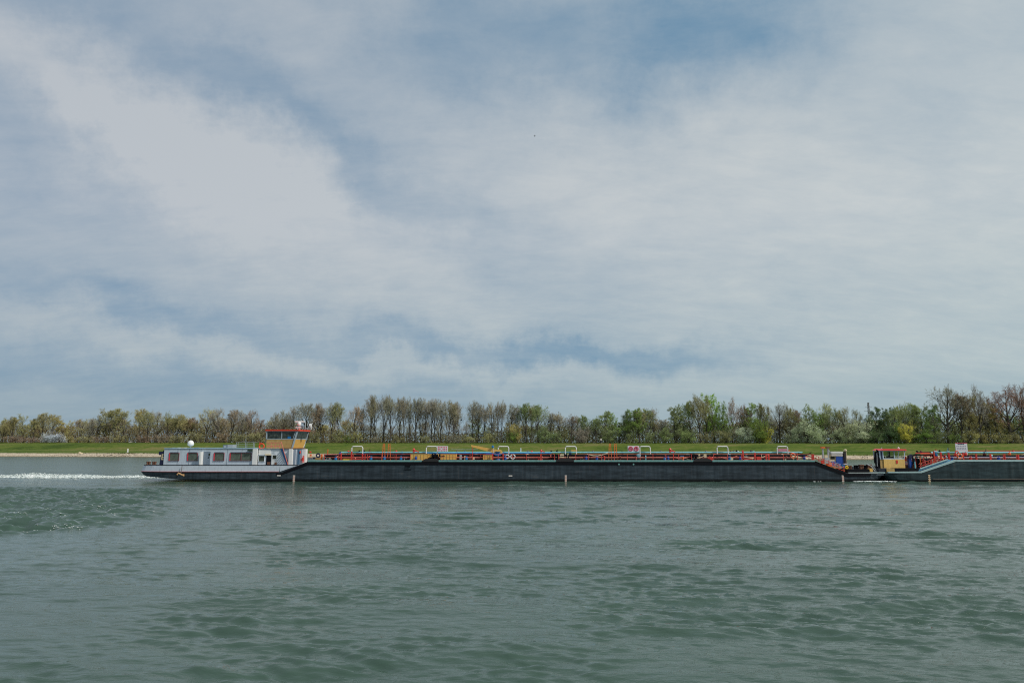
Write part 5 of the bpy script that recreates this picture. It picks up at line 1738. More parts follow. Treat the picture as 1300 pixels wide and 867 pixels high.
for (a, b, h0, m_) in [(855, 878, 580, PINK), (880, 895, 579, CREAM), (915, 936, 580, PINK), (944, 975, 579.5, CREAM), (870, 882, 581, CREAM), (745, 772, 576.2, CREAM)]:
    X, Z = pzY(YN + 1.4)
    pts_ = [(X(a + (b - a) * i / 10), YN + 1.4, Z(h0 + 3.2 * math.sin(math.pi * i / 10) * (1 if i % 2 else .9) - 1.6 * (i / 10))) for i in range(11)]
    MB().tube(pts_, .06, 5).build('cargo_hose', m_, ship)
MB().box(X_(433), X_(444), YN + .9, YN + 1.6, Z_(584.2), Z_(583.0)).build('drip_tray', BYEL, ship)
for k in range(90):      # small fittings, clamps and stubs standing about the tank deck
    px = 414 + k * 6.8 + rv.uniform(-3, 3)
    Y = YN + rv.uniform(1.0, 4.6); X, Z = pzY(Y); x = X(px)
    m_ = rv.choice([BLACK, BLACK, BLACK, STEEL, RUST, RED, NAVY, CREAM, MBLUE, GALV, MAROON])
    hh = rv.uniform(.25, .85)
    mb = MB()
    if k % 2: mb.tube([(x, Y, DECK), (x, Y, DECK + hh), (x + rv.uniform(-.5, .5), Y, DECK + hh + rv.uniform(-.1, .12))], rv.uniform(.03, .07), 5)
    else:
        w_ = rv.uniform(.08, .3); mb.box(x - w_, x + w_, Y, Y + .3, DECK, DECK + hh * .7); mb.tube([(x, Y + .1, DECK + hh * .7), (x, Y + .1, DECK + hh)], .04, 5)
    mb.build('deck_fitting', m_, ship)
# white hose reels by the crane
for px, rr_ in ((644, .26), (651, .32)):
    X, Z = pzY(YN + 1.0)
    MB().torus((X(px), YN + 1.0, Z(579.6)), rr_, .07, 'Y', 16, 6).build('hose_reel', WHITE, ship)
# black davit winches at the boarding gaps
for px in (552.4, 704.5, 880.5):
    Y = YN + 1.2; X, Z = pzY(Y); x = X(px)
    mb = MB(); mb.lathe((x, Y - .4, Z(578.2)), [(.26, 0), (.26, .8)], 9, 'Y'); mb.box(x - .45, x - .3, Y - .3, Y + .3, Z(584), Z(575.6)); mb.box(x + .3, x + .42, Y - .3, Y + .3, Z(584), Z(576.8)); mb.tube([(x - .8, Y, Z(581)), (x + 1.4, Y, Z(578.5))], .06, 5)
    mb.build('mooring_winch', BLACK, ship)
for (a, b, m_) in [(711, 716, CREAM), (720.5, 722, CREAM), (725.4, 732.6, YELLOW), (887, 889, CREAM), (894, 897, CREAM)]:
    Y = YN + 2.2; X, Z = pzY(Y)
    if m_ is YELLOW: MB().box(X(a), X(b), Y, Y + .8, Z(572.6), Z(571.2)).build('boarding_step', m_, ship)
    else: MB().box(X(a), X(b), Y, Y + .3, Z(581), Z(576.4)).build('deck_bracket', m_, ship)
MB().tube([(X_(568.5), YC, W(650, 570.4, YC)[1]), (X_(604), YC, W(650, 570.4, YC)[1])], .035, 4).build('lashing_rod', GALV, ship)
# deck crane
Y = YN + 2.6; X, Z = pzY(Y)
cr = MB(); cr.lathe((X(632), Y, Z(584.5)), [(.42, 0), (.34, .3), (.26, .5), (.26, .95), (.42, 1.15), (.5, 1.3)], 10); cr.prism([(X(625.5), Z(575.3)), (X(638.5), Z(575.3)), (X(635), Z(578)), (X(629), Z(578))], Y - .35, Y + .35)
cr = cr.build('crane_pedestal', MBLUE, ship)
bm_ = MB(); A = (X(598.4), Z(565.8)); B_ = (X(634), Z(574.2))
bm_.prism([(A[0], A[1] - .14), (A[0] - .05, A[1] + .14), (B_[0] + .2, B_[1] + .30), (B_[0] + .5, B_[1]), (B_[0] + .2, B_[1] - .36)], Y - .17, Y + .17)
bm_.build('boom', YELLOW, cr)
MB().lathe((X(634), Y - .26, Z(573.9)), [(.42, 0), (.42, .52)], 12, 'Y').build('boom_hinge', YELLOW, cr)
MB().tube([(X(599.8), Y, Z(566.6)), (X(600), Y, Z(569.4))], .05, 4).build('crane_hook', RED, cr)
mb = MB(); mb.lathe((X(625.6), Y - .6, Z(566.9)), [(.1, 0), (.2, .05), (.2, .3), (.1, .35)], 8, 'Y'); mb.build('crane_lamp', MBLUE, ship)
MB().tube([(X(625.8), Y - .5, Z(575)), (X(625.8), Y - .5, Z(559.5))], .02, 4).build('lamp_pole', STEEL, ship)
MB().tube([(X(627), Y - .5, Z(575)), (X(627), Y - .5, Z(568))], .045, 4).build('lamp_pole', WHITE, ship)
MB().tube([(X(661.5), YC, Z(575)), (X(661.5), YC, Z(568.6))], .07, 5).build('vent_pipe', WHITE, ship)
MB().tube([(X(408.8), YC, Z(579)), (X(408.8), YC, Z(570.2))], .07, 5).build('vent_pipe', ORANGE, ship)
for px, m_ in ((503, RED), (469, MAROON), (442, RED), (839, STEEL), (896.5, STEEL), (1002, RED), (932, STEEL), (935.6, BLACK), (937, GALV), (954, NAVY), (957, TEAL), (928, RUST), (943, RED), (580, STEEL), (675, RED), (753, STEEL), (700, BLACK), (707, BLACK), (456, BLACK), (462, BLACK)):
    Yk = YC - .6; Xk, Zk = pzY(Yk)
    t_ = rv.uniform(569.8, 572.4)
    mb = MB(); mb.tube([(Xk(px), Yk, Zk(574)), (Xk(px + rv.uniform(-.8, .8)), Yk, Zk(t_))], .055, 5); mb.lathe((Xk(px), Yk, Zk(573.6)), [(.14, 0), (.16, .12), (.08, .2)], 7)
    mb.build('vent_valve', m_, ship)
# gear at the after end of the deck (right of the wheelhouse)
for (a, b, t_, bt, m_) in [(391.4, 399.6, 579.0, 580.2, CREAM), (393, 395, 576.4, 584, ORANGE), (407, 409, 576.4, 583.6, ORANGE), (399.5, 407.5, 581.2, 583.4, OCHRE), (397, 400, 580, 582.5, NAVY), (411, 431, 577.4, 578.6, BLACK), (411, 427, 576.4, 577.3, PINK), (411, 414, 580.5, 582.8, BLACK), (415, 417, 581, 583, NAVY), (391, 396, 581, 584, GALV)]:
    Y = YN + rv.uniform(.9, 1.8); X, Z = pzY(Y)
    MB().box(X(a), X(b), Y, Y + .25, Z(bt), Z(t_)).build('deck_fitting', m_, ship)
# loose boxes standing on the deck: things of their own
def crate(px0, px1, t_, bt, Y, label, m_=YELLOW, ribs=3, depth=1.3):
    global ORG
    X, Z = pzY(Y)
    x0, x1, z0, z1 = X(px0), X(px1), Z(bt), Z(t_)
    o = thing('storage_box', ((x0 + x1) / 2, Y + depth / 2, z0), label, 'storage box', 'ochre boxes along the tanker deck')
    s = ORG; ORG = Vector(o.location)
    MB().box(x0, x1, Y, Y + depth, z0, z1 - .06).build('body', m_, o)
    MB().box(x0 - .04, x1 + .04, Y - .04, Y + depth + .04, z1 - .06, z1).build('lid', OCHRE, o)
    for k in range(ribs):
        x = x0 + (x1 - x0) * (k + 1) / (ribs + 1)
        MB().box(x - .03, x + .03, Y - .03, Y, z0 + .02, z1 - .08).build('rib', OCHRE, o)
    ORG = s


crate(521.4, 542.6, 575.8, 584.2, YN + 1.2, 'widest ochre box on deck, left of the black fender below the red monitor', YELLOW, 4)
crate(543.4, 556.0, 576.2, 581.0, YN + 1.4, 'low ochre box standing behind the black boarding fender', YELLOW, 2)
crate(559.2, 579.2, 575.8, 583.4, YN + 1.2, 'ochre box on deck below the white notice board with red marks', YELLOW, 4)
crate(613.2, 624.6, 577.2, 583.4, YN + 1.2, 'small ribbed ochre box left of the blue crane pedestal', YELLOW, 3)
MB().box(X_(616), X_(625), YN + 1.5, YN + 2.3, Z_(576.9), Z_(575.6)).build('blue_cover', BLUE, ship)
MB().box(X_(582.8), X_(585.4), YN + 1.0, YN + 1.4, Z_(583.4), Z_(577.4)).build('deck_locker', GALV, ship)
MB().box(X_(599.5), X_(601.8), YN + 1.0, YN + 1.4, Z_(583.4), Z_(580.2)).build('deck_locker', CREAM, ship)
# sloping rail and gear towards the foredeck
for dz in (0, -4):
    MB().tube([(X_(1033), YN + .2, Z_(576.2 - dz)), (X_(1046), YN + .2, Z_(583.5 - dz)), (X_(1072), YN + .2, Z_(594.0 - dz))], .045, 4).build('rail_bar', PR if dz else PINK, ship)
for i in range(7):
    px = 1034 + i * 6.2
    zb = 584.2 + max(0, (px - 1034)) * .39
    MB().tube([(X_(px), YN + .2, Z_(zb)), (X_(px), YN + .2, Z_(zb - 7.4))], .05, 4).build('rail_post', PR, ship)
MB().tube([(X_(1021), YN + 2, Z_(575)), (X_(1044), YN + 2, Z_(582))], .06, 5).build('ramp_pipe', BLACK, ship)
MB().tube([(X_(1014), YN + 3, Z_(574.6)), (X_(1037), YN + 3, Z_(580))], .06, 5).build('ramp_pipe', RED, ship)
MB().tube([(X_(1030), YN + 2.2, Z_(579)), (X_(1039), YN + 2.2, Z_(574.4))], .06, 5).build('lever', BLACK, ship)
MB().box(X_(1045), X_(1047.6), YN + .6, YN + .9, Z_(588.5), Z_(584.2)).build('valve_box', RED, ship)
MB().tube([(X_(1010), YN + 1.2, Z_(579.5)), (X_(1034), YN + 1.2, Z_(583.5))], .14, 6).build('cargo_hose', CREAM, ship)
# engine house
Y = YN + 2.4; X, Z = pzY(Y)
eh = MB().box(X(1053.4), X(1060.8), Y + .0, Y + .9, Z(598), Z(576.6)).build('engine_house', CREAM, ship)
MB().box(X(1054.2), X(1059.6), Y - .04, Y + .02, Z(582.8), Z(579.2)).build('window_pane', GLASS, ship)
MB().box(X(1054.6), X(1059.8), Y - .08, Y + .02, Z(590.8), Z(585.4)).build('blue_locker', BLUE, ship)
MB().box(X(1061), X(1070.2), Y - .1, Y + .9, Z(594), Z(579)).build('engine_box', BLUE, ship)
MB().box(X(1055.2), X(1069.6), Y - .15, Y + 1.0, Z(578.8), Z(575.3)).build('engine_top', mat('pale grey beige paint', (.52, .49, .45), .5), ship)
MB().box(X(1055), X(1069.8), Y - .2, Y + 1.1, Z(575.2), Z(573.2)).build('engine_roof', WHITE, ship)
mb = MB(); mb.tube([(X(1072), Y, Z(596)), (X(1072), Y, Z(573.4))], .26, 8); mb.box(X(1069.8), X(1073.2), Y - .2, Y + .2, Z(576), Z(573.4)); mb.build('exhaust_stack', mat('soot black brown', (.03, .022, .02), .7), ship)
mb = MB(); mb.tube([(X(1074.4), Y, Z(594)), (X(1074.4), Y, Z(572.4))], .06, 5); mb.lathe((X(1073.3), Y - .1, Z(573.2)), [(.12, 0), (.24, .1), (.22, .3), (.08, .36)], 9)
mb.build('deck_lamp', CREAM, ship)
for px, m_ in ((1045.2, ORANGE), (1051.6, RUST)):
    MB().tube([(X(px - .6), Y, Z(590)), (X(px), Y, Z(568.8))], .13, 6).build('mooring_post', GALV, ship)
    mb = MB(); mb.box(X(px) - .28, X(px) + .28, Y - .25, Y + .25, Z(568.8), Z(567.2)); mb.build('post_cap', m_, ship)
MB().tube([(X(1051.6), Y, Z(569.5)), (X(1055), Y, Z(576))], .1, 5).build('post_brace', GALV, ship)
for (a, b, t_, bt, m_) in [(1047.5, 1051, 577.6, 580.5, CREAM), (1047, 1053, 581, 588, GALV), (1049, 1056, 587.8, 592, ORANGE), (1056, 1068, 591.8, 594.2, OCHRE), (1062.5, 1064.5, 588.4, 591.8, NAVY), (1068.5, 1072, 589.6, 593.2, MBLUE), (1070, 1074, 595.4, 597.2, OCHRE), (1073, 1076, 597.4, 599.2, MBLUE)]:
    Yk = YN + rv.uniform(.9, 1.4); Xk, Zk = pzY(Yk)
    MB().box(Xk(a), Xk(b), Yk, Yk + .3, Zk(bt), Zk(t_)).build('deck_fitting', m_, ship)
for i in range(4):
    MB().tube([(X_(1052 + i * 1.2), YN + .75, Z_(584 + i * 2.2)), (X_(1070), YN + .75, Z_(589.6 + i * 1.6))], .035, 4).build('guard_wire', mat('pale lilac wire', (.45, .42, .5), .5), ship)
X, Z = pzY(YN + .9)
MB().torus((X(1074), YN + .9, Z(593.2)), .17, .09, 'Y', 14, 6).build('fender_ring', BYEL, ship)
for px, s, m_ in [(1077.4, 1.0, RUST), (1086, 1.1, BLACK), (1092.6, 1.25, RUST), (1097.6, 1.1, BLACK), (1102.4, 1.3, RUST)]:
    bollard(ship, px, 595.7, YN + 1.3, s, m_, .16)
mb = MB(); mb.lathe((X_(1084), YN + 1.2, Z_(594)), [(.28, 0), (.28, .7)], 10, 'Y'); mb.build('winch_drum', BLACK, ship)
MB().box(X_(1075.6), X_(1079.4), YN + 1.0, YN + 1.5, Z_(590.0), Z_(588.6)).build('winch_cover', mat('lilac white', (.6, .57, .65), .5), ship)

# ---------------------------------------------------------------- pushed barge on the right
barge = thing('tank_barge', (X_(1400), YC, 0), 'dark pushed tank barge cut by the right picture edge, with yellow cabin and turquoise pipes', 'barge')
ORG = Vector(barge.location)
END = 1720
zf2 = Z_(600.4)
st = []
for (px, h, hw, zk) in [(1124.6, 5.2, 4.2, 0.75), (1127.5, 5.35, 4.6, 0.25), (1133, 5.6, 5.3, -0.3), (1140, 5.7, 5.6, -.8)]:
    st.append((X_(px), zf2, h, zf2 - .3, h, hw, zk, hw - .2))
for (px, pz) in [(1168, 600.4), (1214, 585.8), (END - 60, 585.8), (END - 30, 585.8)]:
    st.append((X_(px), Z_(pz), HB, Z_(pz) - .5, HB, HB, -.9, 5.3))
st.append((X_(END), Z_(585.8), 4.5, Z_(587), 4.4, 3.5, -.2, 2.8))
hull('hull', st, HULL2, barge)


def band2(name, pts, proud, m, depth_=.3, parent=barge, sides=(-1, 1)):
    mb = MB()
    for side in sides:
        b = len(mb.v)
        for (px, pt, pb) in pts:
            yo = YC + side * (HB + proud); yi = YC + side * (HB - depth_)
            mb.v += [(X_(px), yo, Z_(pt)), (X_(px), yo, Z_(pb)), (X_(px), yi, Z_(pb)), (X_(px), yi, Z_(pt))]
        for i in range(len(pts) - 1):
            for j in range(4): mb.face((b + i * 4 + j, b + i * 4 + (j + 1) % 4, b + i * 4 + 4 + (j + 1) % 4, b + i * 4 + 4 + j))
        mb.face((b, b + 1, b + 2, b + 3)); e = b + 4 * (len(pts) - 1); mb.face((e, e + 3, e + 2, e + 1))
    return mb.build(name, m, parent)


PG = mat('pale sea green paint', (.36, .50, .50), .55, dirt=.2)
band2('gunwale', [(1126, 598.8, 600.3), (1168, 598.4, 600.3), (1212.5, 583.6, 585.9), (END - 30, 583.6, 585.9)], .05, PG, .3)
MB().box(X_(1104.5), X_(1124.4), YN + .45, YN + .7, Z_(600.9), Z_(599.4)).build('coupling_beam', PG, barge)
# broad turquoise ramp bulwark set in behind the sloping edge
mb = MB(); yk = YN + .28
for s, yk in ((-1, YN + .28), (1, YF - .28)):
    b = len(mb.v)
    P = [(X_(1168), Z_(597.6)), (X_(1203), Z_(585.2)), (X_(1211), Z_(584.2)), (X_(1186), Z_(594))]
    P = [(X_(1166), Z_(598.3)), (X_(1212), Z_(583.8)), (X_(1204), Z_(583.0)), (X_(1168), Z_(595.0))]
    mb.prism(P, min(yk, yk - s * .12), max(yk, yk - s * .12))
mb.build('ramp_bulwark', mat('light blue ramp paint', (.12, .30, .45), .55, var=.25, dirt=.3), barge)
MB().tube([(X_(1168), YN + .2, Z_(595.0)), (X_(1204), YN + .2, Z_(583.2))], .09, 5).build('ramp_edge', PG, barge)
MB().box(X_(1136.5), X_(1167), YN + .4, YF - .4, Z_(600.2), Z_(594.4)).build('hatch_coaming', BLACK, barge)
MB().box(X_(1117), X_(1127), YN + .5, YF - .5, Z_(600.2), Z_(595.0)).build('hatch_coaming', mat('near black navy', (.012, .018, .03), .6), barge)
MB().box(X_(1126.2), X_(1136.2), YN + .38, YN + 1.2, Z_(600.0), Z_(594.6)).build('deck_locker', OCHRE, barge)
MB().box(X_(1212), X_(END - 30), YN + .3, YF - .3, Z_(587), DECK).build('main_deck', MAROON, barge)
mb = MB(); mb.v = [(X_(1166), YN + .4, Z_(599)), (X_(1212), YN + .4, DECK - .01), (X_(1212), YF - .4, DECK - .01), (X_(1166), YF - .4, Z_(599))]; mb.f = [(0, 1, 2, 3)]; mb.mi = [0]; mb.build('ramp_deck', MAROON, barge)
mb = MB(); mb.box(X_(1125), X_(1168), YN + .4, YF - .4, Z_(600.8), Z_(600.3)); mb.build('stern_deck', STEEL, barge)
draught(1177.4, barge, (mat('cream marking', (.62, .5, .33), .6), mat('tan marking', (.55, .32, .16), .6)), 602.6)
mb = MB()
for z in (608.2,): mb.tube([(X_(1182), YN - .03, Z_(z)), (X_(END - 60), YN - .03, Z_(z - .6))], .06, 4)
mb.build('bilge_strip', mat('worn tan strip', (.14, .11, .09), .8, dirt=.4), barge)
# yellow winch and bollards between the hulls
mb = MB(); mb.box(X_(1104.2), X_(1109.8), YN + .6, YN + 1.6, Z_(599.2), Z_(594.6)); mb.build('winch_housing', OCHRE, barge)
MB().lathe((X_(1107), YN + .5, Z_(597.2)), [(.22, 0), (.22, .3)], 10, 'Y').build('winch_drum', YELLOW, barge)
mb = MB(); mb.tube([(X_(1104.4), YN + .9, Z_(589.4)), (X_(1109.4), YN + .9, Z_(592)), (X_(1113.6), YN + .9, Z_(598.6))], .09, 5); mb.tube([(X_(1111), YN + 1.0, Z_(590)), (X_(1116.6), YN + 1.0, Z_(599))], .05, 5)
mb.build('gangway_arm', GALV, barge)
# cabin with see-through windows
Y = YN + 1.5; Y2 = Y + 1.7; X, Z = pzY(Y)
wallm = mat('yellow cabin paint', (.76, .50, .15), .6, dirt=.25)
mb = MB(); zb, zt = Z(594.4), Z(582.8)
x0, x1 = X(1121.6), X(1148.2)
mb.box(x0, x1, Y, Y + .08, zb, zt); mb.box(x0, x1, Y2 - .08, Y2, zb, zt); mb.box(x0, x0 + .08, Y + .08, Y2 - .08, zb, zt); mb.box(x1 - .08, x1, Y + .08, Y2 - .08, zb, zt)
mb.build('cabin_wall', wallm, barge)
WL = mat('pale blue window frame', (.46, .56, .66), .5)
fr = MB()
z1, z2 = Z(582.8), Z(571.8)
for yy_ in (Y, Y2 - .1):
    for (pa, pb, wd) in [(1117.4, 1117.0, 1.0), (1121.4, 1121.0, 1.3), (1135.6, 1135.6, .9), (1147.6, 1149.6, .9)]:
        fr.hexa([(X(pa - wd / 2), yy_, z1), (X(pa + wd / 2), yy_, z1), (X(pa + wd / 2), yy_ + .1, z1), (X(pa - wd / 2), yy_ + .1, z1), (X(pb - wd / 2), yy_, z2), (X(pb + wd / 2), yy_, z2), (X(pb + wd / 2), yy_ + .1, z2), (X(pb - wd / 2), yy_ + .1, z2)])
    fr.box(X(1122.1), X(1147), yy_ + .01, yy_ + .09, Z(583.0), Z(581.6))
    fr.box(X(1122.1), X(1149), yy_ + .01, yy_ + .09, Z(572.6), Z(571.9))
fr.build('window_frame', WL, barge)
MB().box(X(1129.2), X(1130.2), Y + .02, Y + .08, Z(581.5), Z(572.7)).build('window_post', BLACK, barge)
for (a, b) in ((1122.2, 1129.1), (1130.3, 1135.0), (1136.2, 1147.0)):
    MB().box(X(a), X(b), Y + .03, Y + .05, Z(581.5), Z(572.7)).build('pane', CLEARG, barge)
    MB().box(X(a), X(b), Y2 - .05, Y2 - .03, Z(581.5), Z(572.7)).build('pane', CLEARG, barge)
mb = MB(); mb.box(X(1123.4), X(1127.8), Y + .8, Y + 1.3, Z(583), Z(579.4)); mb.box(X(1131), X(1134.6), Y + .8, Y + 1.3, Z(583), Z(579.0)); mb.box(X(1137), X(1140), Y + .8, Y + 1.3, Z(583), Z(579.6)); mb.build('cabin_console', NAVY, barge)
MB().box(X(1117.2), X(1121.4), Y + .05, Y + .9, Z(582.8), Z(572)).build('side_locker', mat('pale blue side paint', (.32, .42, .52), .5), barge)
MB().box(X(1117.4), X(1121.4), Y + .1, Y + .9, Z(594.4), Z(582.9)).build('side_locker', OCHRE, barge)
MB().box(X(1118.8), X(1120.2), Y + .0, Y + .06, Z(582), Z(573.4)).build('side_pane', NAVY, barge)
rf = MB(); rf.prism([(X(1116.8), Z(571.8)), (X(1150.8), Z(571.8)), (X(1149.6), Z(570.0)), (X(1121), Z(569.4))], Y - .3, Y2 + .3)
rf.build('cabin_roof', mat('pinkish red roof', (.78, .08, .07), .45, var=.06), barge)
MB().box(X(1137), X(1139.2), Y - .05, Y + .0, Z(588.2), Z(584.0)).build('fire_extinguisher', RED, barge)
MB().lathe((X(1144.6), Y + .6, Z(569.8)), [(.12, 0), (.14, .15), (.05, .28)], 8).build('roof_lamp', WHITE, barge)
MB().tube([(X(1122), Y + .6, Z(570)), (X(1123.4), Y + .6, Z(567.8))], .05, 5).build('roof_horn', GALV, barge)
mb = MB(); mb.tube([(X(1115.4), Y + .4, Z(596)), (X(1114.2), Y + .4, Z(582)), (X(1115.2), Y + .4, Z(573.6)), (X(1116.6), Y + .4, Z(572))], .28, 8); mb.box(X(1113.2), X(1117), Y, Y + .9, Z(588), Z(581)); mb.build('exhaust_stack', BLACK, barge)
mb = MB(); mb.tube([(X(1112.8), Y, Z(592)), (X(1113.6), Y, Z(575))], .05, 5); mb.build('stack_rail', GALV, barge)
for (a, b, t_, bt, m_) in [(1139, 1144, 590.4, 593.6, BLACK), (1148.8, 1150.6, 579.5, 585, RED), (1150.6, 1151.8, 579, 586, CREAM), (1151.8, 1153.4, 584, 587.4, GALV), (1148, 1153.6, 590, 594, RUST), (1154, 1157, 582, 594, BLUE), (1157, 1160.4, 585.8, 593.6, MBLUE), (1154.2, 1158, 577.8, 582, NAVY),
                           (1158.4, 1163.4, 589.4, 590.2, GALV), (1159, 1163, 590.4, 594, RUST), (1163.6, 1167, 582, 594, BLACK), (1161, 1163.6, 582, 588, mat('dark teal', (.02, .12, .14), .5)), (1167.4, 1172, 583.5, 590.6, MAROON)]:
    Yk = YN + rv.uniform(1.2, 3.4); Xk, Zk = pzY(Yk)
    MB().box(Xk(a), Xk(b), Yk, Yk + .5, Zk(bt), Zk(t_)).build('deck_machinery', m_, barge)
# arched black hoses over the sloping deck
for (a, b, top, m_, r_) in [(1153.8, 1157.4, 577.4, NAVY, .12), (1158.8, 1184, 577.4, BLACK, .12), (1162, 1180, 575.2, RED, .08), (1164, 1182, 574.4, BLACK, .09), (1168, 1186, 576.2, ORANGE, .08), (1172, 1190, 578.6, RED, .07), (1160.8, 1176, 579.8, mat('dark teal', (.02, .12, .14), .5), .08)]:
    Yk = YN + rv.uniform(1.5, 4); Xk, Zk = pzY(Yk)
    MB().tube([(Xk(a), Yk, Zk(592)), (Xk(a), Yk, Zk(top + 3)), (Xk(a + .8), Yk, Zk(top + .6)), (Xk(a + 2.2), Yk, Zk(top)), (Xk(b), Yk, Zk(top - .3)), (Xk(b + 1.4), Yk, Zk(top + 5))], r_, 7).build('cargo_hose', m_, barge)
for k in range(34):
    px = 1160 + k * 1.35 + rv.uniform(-.6, .6)
    base = 594.5 - max(0, px - 1168) * .24
    Yk = YN + rv.uniform(.6, 4.5); Xk, Zk = pzY(Yk)
    hgt = rv.uniform(4, 11)
    m_ = rv.choice([RED, RED, ORANGE, MAROON, MBLUE, CYAN, BLACK, CREAM, GALV, PINK])
    mb = MB(); mb.tube([(Xk(px), Yk, Zk(base)), (Xk(px), Yk, Zk(base - hgt))], rv.uniform(.05, .12), 6)
    if k % 3 == 0: mb.lathe((Xk(px), Yk, Zk(base - hgt)), [(.16, -.2), (.2, -.1), (.2, .05), (.1, .12)], 7)
    mb.build('deck_pipe', m_, barge)
for dz in (0, 3.4):
    MB().tube([(X_(1168), YN + .5, Z_(591 + dz - 2)), (X_(1204), YN + .5, Z_(577.4 + dz))], .05, 4).build('rail_bar', PR, barge)
for i in range(6):
    px = 1170 + i * 6.6
    MB().tube([(X_(px), YN + .5, Z_(597 - (px - 1168) * .36)), (X_(px), YN + .5, Z_(588.4 - (px - 1168) * .34))], .05, 4).build('rail_post', PR, barge)
rails(barge, 1206, END - 40, 17, YN + .3, (576.8, 580.4), PR, 584.0, 576.4)
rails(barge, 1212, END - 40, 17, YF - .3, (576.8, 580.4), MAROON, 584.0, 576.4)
pipe(1196, END - 50, 578.8, YN + 3.2, .17, BLACK, barge)
pipe(1200, END - 50, 581.8, YN + 1.8, .10, MAROON, barge)
pipe(1198, END - 50, 580.2, YN + 2.3, .06, mat('pale blue pipe', (.2, .35, .5), .5), barge)
pipe(1228, END - 50, 572.2, T1 + .7, .06, RED, barge, 'steam_pipe')
pipe(1182, END - 50, 574.4, T1 - .7, .11, CYAN, barge, 'foam_pipe')
MB().box(tX(1184), tX(END - 60), T1 - .4, T1 + .5, tZ(574.2), tZ(573.3)).build('catwalk', CYAN, barge)
MB().tube([(tX(1179), T1 - .7, tZ(576)), (tX(1183), T1 - .7, tZ(573.2)), (tX(1188), T1 - .7, tZ(574))], .14, 6).build('pipe_bend', CYAN, barge)
for i in range(16):
    px = 1196 + i * 28
    mb = MB(); mb.tube([(tX(px), T1 - .35, DECK), (tX(px), T1 - .35, tZ(574))], .05, 4); mb.tube([(tX(px), T1 + .4, DECK), (tX(px), T1 + .4, tZ(574))], .05, 4); mb.build('catwalk_support', CYAN, barge)
MB().box(X_(1214), X_(END - 60), YC - 3, YC + 3, DECK - .01, DECK + .22).build('trunk_deck', MAROON, barge)
for (px, top, w) in [(1194.5, 573.8, .3), (1204.6, 574.6, .24), (1222.8, 574, .22), (1239.4, 576, .26), (1257.6, 576, .26), (1275.4, 576, .18), (1292.6, 577, .3), (1186, 572.4, .16)]:
    upright(px, top, w=w, parent=barge)
for (px, py, m_) in [(1188.6, 577.2, MBLUE), (1208.4, 582, BLUE), (1267.6, 582, BLUE), (1226, 576.4, RED), (1213, 577.5, RED), (1250, 577, BLACK), (1282, 576, ORANGE), (1232, 582, RED)]:
    Yk = YN + 1.0; Xk, Zk = pzY(Yk)
    mb = MB(); mb.lathe((Xk(px), Yk, Zk(py)), [(.16, -.22), (.2, -.15), (.2, .12), (.12, .2)], 8); mb.lathe((Xk(px), Yk, Zk(py) + .2), [(.04, 0), (.04, .12), (.17, .13), (.17, .17)], 8)
    mb.build('valve', m_, barge)
for px, m_, t_ in ((1188.6, RED, 570), (1193.4, BLACK, 571), (1203.6, TEAL, 568.6), (1205.2, STEEL, 568.4), (1217, RED, 569.5), (1228, BLACK, 570.6), (1252.4, RUST, 569.6), (1287, RED, 570.4), (1164.8, BLACK, 572.5), (1170, RUST, 571.8)):
    Yk = YC - .6; Xk, Zk = pzY(Yk)
    mb = MB(); mb.tube([(Xk(px), Yk, Zk(574.4)), (Xk(px + .4), Yk, Zk(t_))], .06, 5); mb.lathe((Xk(px), Yk, Zk(573.8)), [(.16, 0), (.18, .14), (.08, .24)], 7)
    mb.build('vent_valve', m_, barge)
for k in range(22):
    px = 1215 + k * 21 + rv.uniform(-6, 6)
    Yk = YC + rv.uniform(-3, 1); Xk, Zk = pzY(Yk); rr_ = rv.uniform(.16, .34)
    mb = MB(); mb.lathe((Xk(px), Yk, DECK + .2), [(rr_, 0), (rr_, .45), (rr_ * 1.2, .5), (rr_ * .8, .6), (rr_ * .3, .66)], 10)
    mb.build('tank_hatch', rv.choice([BLACK, RUST, RED, MAROON, CREAM, CYAN]), barge)
MB().torus((X_(1218.6), YN + .6, Z_(574.4)), .24, .06, 'Y', 14, 6).build('hand_wheel', RED, barge)
sb, X, Z = board(1214.2, 1229.2, 562.2, 573.4, YC - 1.4, barge)
for i in range(2): MB().tube([(X(1214.8 + i * 13.8), YC - 1.36, Z(562.4)), (X(1214.8 + i * 13.8), YC - 1.36, DECK)], .06, 4).build('sign_post', WHITE, barge)
for i, (py, mcol) in enumerate(((563.6, NAVY), (566, SLATEP), (568, SLATEP), (570, SLATEP))):
    for k in range(6 if i else 4):
        xa = X(1215.6 + k * 2.1 + (1.6 if not i else 0)); 
        MB().box(xa, xa + (.15 if i else .2), YC - 1.46, YC - 1.44, Z(py + .5), Z(py - (.15 if i else .4))).build('mark', mcol, sb)
MB().box(X(1214.2), X(1229.2), YC - 1.47, YC - 1.44, Z(562.7), Z(562.2)).build('sign_edge', SR, sb)
ORG = Vector((0, 0, 0))

# tow wires coupling the two hulls
mb = MB(); mb.tube([(X_(1098), YN + 1.3, Z_(593)), (X_(1112), YN + 1.2, Z_(597.4)), (X_(1131), YN + 1.3, Z_(594))], .035, 5)
tag(mb.build('coupling_wire', STEEL), 'steel wire tying the tanker bow to the pushed barge', 'wire')

# ---------------------------------------------------------------- small things on the far bank
def gpt(px, dep, pyref=562):
    yk = 280.0
    for it in range(6):
        x = W(px, pyref, yk)[0]; yk = 300 - 0.173 * (x + 222) + dep
    return x, yk, bank_z(x, yk)


def bank_thing(name, px, dep, label, cat, group=None):
    global ORG
    x, y, z = gpt(px, dep)
    o = thing(name, (x, y, z), label, cat, group)
    ORG = Vector((x, y, z))
    return o, x, y, z


